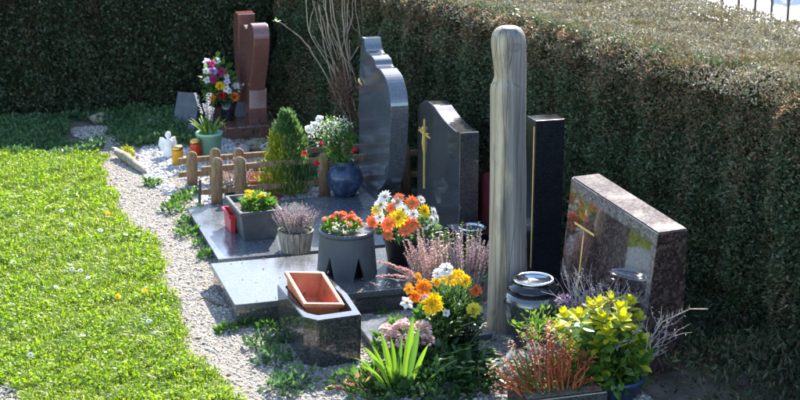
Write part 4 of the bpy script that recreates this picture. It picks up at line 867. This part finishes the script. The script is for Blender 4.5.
# --- strap leaved plant, hydrangea and purple flowers at the front
c = at(402, 398); t = thing('strap_leaf_plant', 'plant with long arching yellow-green strap leaves at the front edge', 'plant', tuple(c))
sl = [((381, 332), .02, .045, 'fresh_green'), ((391, 338), .05, .052, 'fresh_green'), ((413, 318), .05, .060, 'fresh_green'), ((419, 326), .1, .045, 'mid_green'), ((456, 364), .18, .055, 'mid_green'), ((364, 350), .2, .03, 'fresh_green'), ((362, 370), .3, .03, 'fresh_green'), ((428, 345), .1, .035, 'fresh_green'), ((398, 352), .0, .04, 'mid_green'), ((438, 392), .4, .05, 'mid_green'), ((372, 346), .1, .035, 'fresh_green'), ((352, 362), .3, .028, 'fresh_green'), ((405, 402), .35, .060, 'mid_green'), ((386, 366), .1, .035, 'fresh_green'), ((402, 336), .08, .03, 'mid_green')]
for (px, py), bd, wd, mt in sl:
    b0 = c+Vector((RND.uniform(-.03, .03), RND.uniform(-.02, .03), 0)); tip = ony(px, py, c.y-.02+RND.uniform(-.08, .08)); L_ = (tip-b0).length; d = (tip-b0)+Vector((0, 0, bd*L_))
    d = d+Vector((0, 0, .22*L_)); MB().leaf(b0+Vector(((tip.x-b0.x)*.25, 0, 0)), d-Vector(((tip.x-b0.x)*.25, 0, 0)), d.length, wd*.72, (bd+.22)*L_/d.length, 8, .3, .55, side=(1, .25+RND.uniform(-.5, .5), RND.uniform(-.3, .3))).build('leaf', mt, t)
c = at(408, 372)+Vector((0, .08, 0)); t = thing('hydrangea', 'pale pink hydrangea heads among the strap leaves at the front', 'plant', tuple(c))
for px, py, r_ in ((404, 330, .058), (393, 340, .052), (422, 330, .050), (411, 343, .045), (386, 330, .035), (428, 341, .035)):
    p = ony(px, py, c.y-.10+RND.uniform(-.04, .03)); mb = MB()
    for _ in range(110): d = rdir(-.4, 1); mb.leaf(p+d*r_*.6, d+rdir()*.5, r_*.5, r_*.5, .1, 2, .2)
    o = mb.build('flower_head', 'p_pink', t); MB().tube([c, p], [.005, .004], 5).build('stem', 'mid_green', o, True)
leafy(t, 'mid_green', c+Vector((0, 0, .12)), .12, .09, .11, 260, .06, .03)
c = at(432, 374)+Vector((0, .04, 0)); t = thing('sedum', 'dusky purple flower head right of the pink hydrangea', 'plant', tuple(c))
p = ony(432, 349, c.y); mb = MB()
for _ in range(260): d = rdir(-.5, 1); mb.leaf(p+d*.045*RND.random(), d+rdir()*.5, .026, .016, .1, 2, .2)
o = mb.build('flower_head', 'p_purple', t); MB().tube([c, p], [.005, .004], 5).build('stem', 'mid_green', o, True)
leafy(t, 'ivy', c+Vector((0, 0, .06)), .13, .09, .09, 240, .05, .03)
c = at(425, 398); t = thing('ground_ivy', 'dark ivy carpet along the front edge below the yellow bouquet', 'ivy', tuple(c))
leafy(t, 'ivy', c+Vector((.12, .12, .03)), .38, .22, .09, 1100, .05, .034, 'ivy_leaves', .2); leafy(t, 'dark_weed', c+Vector((.05, .05, .02)), .34, .16, .07, 420, .045, .02)
# withered red leaf plant in front of the planter block
c = at(352, 388); t = thing('withered_plant', 'withered reddish plant with curled dry leaves before the granite planter block', 'plant', tuple(c))
for i in range(44):
    a = RND.uniform(0, 6.28); MB().leaf(c+Vector((RND.uniform(-.08, .06), RND.uniform(-.05, .05), .0)), (math.cos(a), math.sin(a)*.7, RND.uniform(.2, 1.1)), RND.uniform(.06, .16), .012, .55, 5, .4).build('leaf', ('dry_leaf', 'brown_thuja', 'dry_leaf', 'p_salmon')[i % 4], t)
leafy(t, 'mid_green', c+Vector((0, .02, .02)), .11, .07, .05, 120, .04, .02)
c = at(378, 396); t = thing('leafy_clump', 'mixed low green clump between the withered plant and the strap leaves', 'plant', tuple(c))
leafy(t, 'mid_green', c+Vector((0, .04, .05)), .13, .10, .09, 320, .05, .018, 'leaves', .2, .7); leafy(t, 'dry_leaf', c+Vector((-.04, 0, .05)), .11, .07, .07, 70, .05, .012, 'dry_leaves', .2, .7)
MB().tube([c, c+Vector((.01, 0, .1))], [.004, .002], 4).build('stem', 'mid_green', t)
c = at(480, 392); t = thing('ivy_clump', 'glossy ivy clump at the front between the yellow bouquet and granite trough', 'ivy', tuple(c))
for i in range(46):
    mb = MB(); p = c+Vector((RND.uniform(-.17, .13), RND.uniform(-.08, .22), RND.uniform(.05, .17)))
    for a in (-1.0, -.35, .35, 1.0): mb.leaf(p, (math.sin(a)*.9+RND.uniform(-.3, .3), -.5, math.cos(a)*.5-.1), .06 if abs(a) < .5 else .042, .032, .1, 3, .15)
    mb.build('ivy_leaf', ('ivy', 'mid_green', 'dark_weed')[i % 3], t)
MB().tube([c, c+Vector((0, .03, .12))], [.005, .003], 4).build('stem', 'twig', t)
# --- granite trough with red succulent and silver leaf
c = at(530, 398); t = thing('planter_trough', 'low brown granite trough at the bottom edge holding red-stemmed plants', 'planter', (2.53, 6.02, 0))
x0, x1, y0, y1 = 2.34, 2.74, 5.80, 6.02
box('trough', (x0, y0, 0), (x1, y1, .11), 'trough_granite', t, .006); box('soil_fill', (x0+.02, y0+.02, .1), (x1-.02, y1-.02, .114), 'soil', t, 0)
c = Vector((2.54, 5.90, .11)); t = thing('red_stem_plant', 'bushy plant with coral red stems in the low granite trough', 'plant', tuple(c))
for i in range(84):
    px, py = RND.uniform(496, 594), 0; sx_ = (px-548)/48; py = 334+30*abs(sx_)**1.5+abs(RND.gauss(0, 22)); tip = ony(px, py, c.y+RND.uniform(-.08, .08)); b0 = c+Vector(((tip.x-c.x)*.55+RND.uniform(-.03, .03), RND.uniform(-.05, .05), 0)); mb = MB()
    mid = b0.lerp(tip, .5)+rdir()*.02; mb.tube([b0, mid, tip], [.0042, .0034, .002], 5)
    for j in range(26):
        u = .35+.65*j/16; p = (b0.lerp(mid, u*2) if u < .5 else mid.lerp(tip, u*2-1)); mb.leaf(p, rdir(-.2, .9), .020, .008, .05, 2, .4)
    mb.build('stem', 'red_stem' if i % 5 else 'mid_green', t)
leafy(t, 'fresh_green', ony(536, 326, c.y+.12), .12, .06, .10, 170, .03, .012, 'young_shoots', .1, 1); leafy(t, 'mid_green', c+Vector((0, .04, .06)), .14, .09, .07, 240, .035, .016)
c = Vector((2.42, 5.96, .11)); t = thing('silver_leaf_plant', 'silvery felt-leaved plant at the left end of the granite trough', 'plant', tuple(c))
leafy(t, 'silver_leaf', ony(516, 366, 6.0), .07, .05, .045, 110, .04, .02); leafy(t, 'silver_leaf', ony(536, 356, 6.0), .05, .04, .03, 60, .04, .018); MB().tube([c, ony(514, 374, 6.0)], .004, 4).build('stem', 'twig', t)
c = Vector((2.70, 6.32, 0)); t = thing('sedum', 'dusky purple faded flower heads below the granite urn', 'plant', tuple(c))
for px, py in ((565, 303), (590, 298), (573, 312)):
    p = ony(px, py, 6.32); mb = MB()
    for _ in range(150): d = rdir(-.3, 1); mb.leaf(p+d*.04*RND.random(), d+rdir()*.5, .02, .012, .1, 2, .2)
    o = mb.build('flower_head', 'p_purple', t); MB().tube([c, p], [.004, .003], 5).build('stem', 'twig', o)
# --- variegated euonymus in blue pot
c = Vector((2.86, 6.0, 0)); t = thing('potted_plant', 'yellow and green variegated evergreen shrub in a dark blue pot at the front', 'potted plant', tuple(c))
pot(t, c, .11, .14, .10, 'blue_pot')
def euo_leaf(mat, L_, wd):
    mb = MB(); mb.leaf((0, 0, 0), (0, 1, 0.15), L_, wd, .12, 5, .25, .55); me = bpy.data.meshes.new('leaf'); me.from_pydata(mb.v, [], mb.f); me.materials.append(MATS[mat]); return me
ey = [euo_leaf('euonymus_yellow', .064, .034) for _ in range(2)]; eg = [euo_leaf('euonymus_green', .066, .038) for _ in range(2)]
tipsE = [(566, 318), (592, 310), (611, 304), (630, 306), (603, 322), (622, 322), (572, 338), (585, 334), (598, 345), (622, 345), (632, 352), (612, 362), (585, 360), (630, 372), (600, 378), (618, 385), (575, 352), (608, 335), (590, 372), (634, 336), (560, 330), (580, 318), (600, 308), (620, 312), (638, 322), (641, 345), (640, 362), (625, 360), (606, 352), (594, 328), (613, 328), (578, 368), (604, 392), (625, 392), (588, 388), (638, 380), (570, 362), (616, 374), (598, 362), (584, 346)]
for i, (px, py) in enumerate(tipsE):
    tip = ony(px, py, c.y+RND.uniform(-.12, .10)); b0 = c+Vector((RND.uniform(-.04, .04), RND.uniform(-.04, .04), .08)); MB().tube([b0, b0.lerp(tip, .6)+Vector((0, 0, .02)), tip], [.005, .004, .003], 5).build('stem', 'mid_green', t, True)
    ax = (tip-b0).normalized()+Vector((0, 0, .8)); ax.normalize()
    for tier, (dz, el, nn) in enumerate(((0.012, 1.05, 4), (0, .55, 5), (-.022, .1, 5), (-.05, -.1, 4))):
        for j in range(nn):
            a = 2*math.pi*(j+.5*tier)/nn+i; s1 = ax.orthogonal().normalized(); s2 = ax.cross(s1); d = s1*math.cos(a)*math.cos(el)+s2*math.sin(a)*math.cos(el)+ax*math.sin(el)
            yl = (tier < 2 and py < 360) or (tier == 2 and py < 340 and j % 2) or RND.random() < .15
            o = link('leaf', RND.choice(ey if yl else eg), t, loc=tip+ax*dz); o.rotation_mode = 'QUATERNION'
            M3 = Matrix((d.cross(ax).normalized(), d, d.cross(ax).normalized().cross(d))).transposed(); o.rotation_quaternion = M3.to_quaternion(); k = RND.uniform(.8, 1.15)*(1 if tier else .85); o.scale = (k, k, k)
leafy(t, 'euonymus_green', c+Vector((-.02, -.02, .2)), .17, .14, .15, 420, .055, .034)
# --- dry lavender twigs in front of the brown stone
c = Vector((2.93, 6.12, 0)); t = thing('dry_shrub', 'leafless grey twiggy shrub in front of the brown speckled headstone', 'shrub', tuple(c))
mb = MB()
def twig(p, d, L_, r_, lvl):
    e = p+d*L_; mid = p.lerp(e, .5)+rdir()*L_*.08; mb.tube([p, mid, e], [r_, r_*.8, r_*.5], 4, False)
    if lvl > 0:
        for _ in range(3 if lvl > 1 else 4): twig(p.lerp(e, RND.uniform(.35, 1)), (d+rdir()*.6+Vector((0, 0, .1))).normalized(), L_*RND.uniform(.45, .7), r_*.6, lvl-1)
    else:
        for _ in range(4): mb.leaf(p.lerp(e, RND.random()), rdir(), .012, .004, 0, 2, .3)
for i in range(34):
    twig(c+Vector((RND.uniform(-.08, .05), RND.uniform(-.15, .2), 0)), Vector((RND.uniform(-.5, .12), RND.uniform(-.4, .2), 1)).normalized(), RND.uniform(.24, .36), .0038, 2)
kind(mb.build('twigs', 'dry_twig', t), 'stuff')
p0 = ony(662, 322, 5.9); mb2 = MB(); mb2.tube([c+Vector((.02, -.05, .05)), ony(650, 340, 5.9), p0, ony(690, 309, 5.85), ony(708, 309, 5.85)], [.004, .0035, .003, .003, .002], 5)
for k in range(9):
    p = p0.lerp(ony(692, 309, 5.85), k/9); mb2.leaf(p, (RND.uniform(-.4, .2), -.2, 1), .035, .008, 0, 2, .3)
mb2.build('pale_branch', 'cane', t)
# --- weeds along the path edge
wl = ((262, 348, .07, 'weed clump at the left foot of the granite planter block'), (275, 362, .08, 'weed clump below the granite planter block by the path'), (296, 385, .09, 'dark weeds at the front edge beside the withered plant'), (245, 326, .045, 'pale low weed at the front corner of the thick slab'), (208, 258, .05, 'small weed by the joint between the two slabs'), (186, 236, .06, 'weed patch on the path edge left of the low slab'), (172, 212, .07, 'yellowish weed patch on the path beside the picket fence'), (191, 196, .05, 'small leafy weed by the leaning black stake'), (200, 214, .05, 'little weed at the back corner of the low slab'), (268, 330, .05, 'light green weed between planter block and thick slab'), (288, 342, .05, 'weed pressed against the planter block side'), (385, 318, .04, 'tiny weed in the gravel behind the planter block'), (188, 224, .055, 'straggly weed on the path edge just left of the low slab corner'), (203, 246, .045, 'low weed along the left edge of the low slab'), (180, 202, .06, 'weed at the end of the near picket fence rail'), (152, 186, .05, 'faint weed in the gravel left of the picket fence'), (226, 332, .04, 'small weed on the gravel before the thick slab'), (283, 392, .07, 'dark weeds at the bottom edge left of the withered plant'))
for px, py, s_, lb in wl:
    p = at(px, py); t = thing('weed', lb, 'weed', tuple(p), 'weeds along the path'); n = int(90*s_/.05)
    leafy(t, 'dark_weed' if py > 340 else 'mid_green', p+Vector((0, 0, s_*.3)), s_*1.3, s_*1.3, s_*.55, n, .035, .02, 'leaves', .2, .5); MB().tube([p-Vector((0, 0, .005)), p+Vector((0, 0, s_*.4))], [.004, .002], 4).build('stem', 'mid_green', t)
# driftwood with a yellow weed beside the far path
c = at(133, 166); t = thing('fallen_branch', 'short pale rotten branch lying on the far path beside a yellow weed', 'branch', tuple(c))
MB().tube([at(117, 158)+Vector((0, 0, .05)), at(126, 163)+Vector((0, 0, .045)), at(137, 170)+Vector((0, 0, .03)), at(146, 176)+Vector((0, 0, .02))], [.028, .035, .03, .012], 8).build('branch', 'mossy_rock', t, True)
p = at(127, 158); t = thing('weed', 'bright yellowish weed sprouting behind the rotten branch', 'weed', tuple(p), 'weeds along the path'); leafy(t, 'conifer_gold', p+Vector((0, 0, .04)), .05, .04, .05, 90, .035, .018, 'leaves', .2, .8)
c = at(207, 302); t = thing('stick', 'thin brown stick lying on the gravel beside the thick slab', 'stick', tuple(c))
MB().tube([at(205, 299)+Vector((0, 0, .012)), at(213, 305)+Vector((0, 0, .014)), at(221, 308)+Vector((0, 0, .012))], [.006, .007, .004], 6).build('twig', 'bark', t, True)
# --- lawn flowers
dm = daisy_mesh('daisy', 'p_white', .013, 12, .1, 1, .006); dd = pom_mesh('dandelion', 'p_yellow', .018, 40); cm = centre_mesh('disc', 'p_centre', .004)
for i in range(22):
    px, py = (RND.uniform(60, 190), RND.uniform(180, 340)) if i < 18 else (RND.uniform(5, 90), RND.uniform(250, 390)); p = at(px, py, .062)
    if p.x > edge_x(p.y)-.06: continue
    o = put('daisy', dm, None, p, (RND.uniform(-.3, .3), RND.uniform(-.6, 0), 1), RND.uniform(.9, 1.4)); tag(o, 'small white daisy in the lawn', 'daisy', 'daisies in the lawn'); put_child('disc', cm, o, (0, 0, .001))
for i, (px, py, lb) in enumerate(((108, 214, 'yellow dandelion near the path, farthest up the lawn'), (145, 292, 'yellow dandelion by the path edge in mid lawn'), (118, 297, 'yellow dandelion left of the one by the path edge'))):
    p = at(px, py, .06); o = put('dandelion', dd, None, p, (0, -.3, 1), 1.2); tag(o, lb, 'dandelion', 'dandelions in the lawn')
for o in bpy.data.objects:
    if '_w' in o: del o['_w']
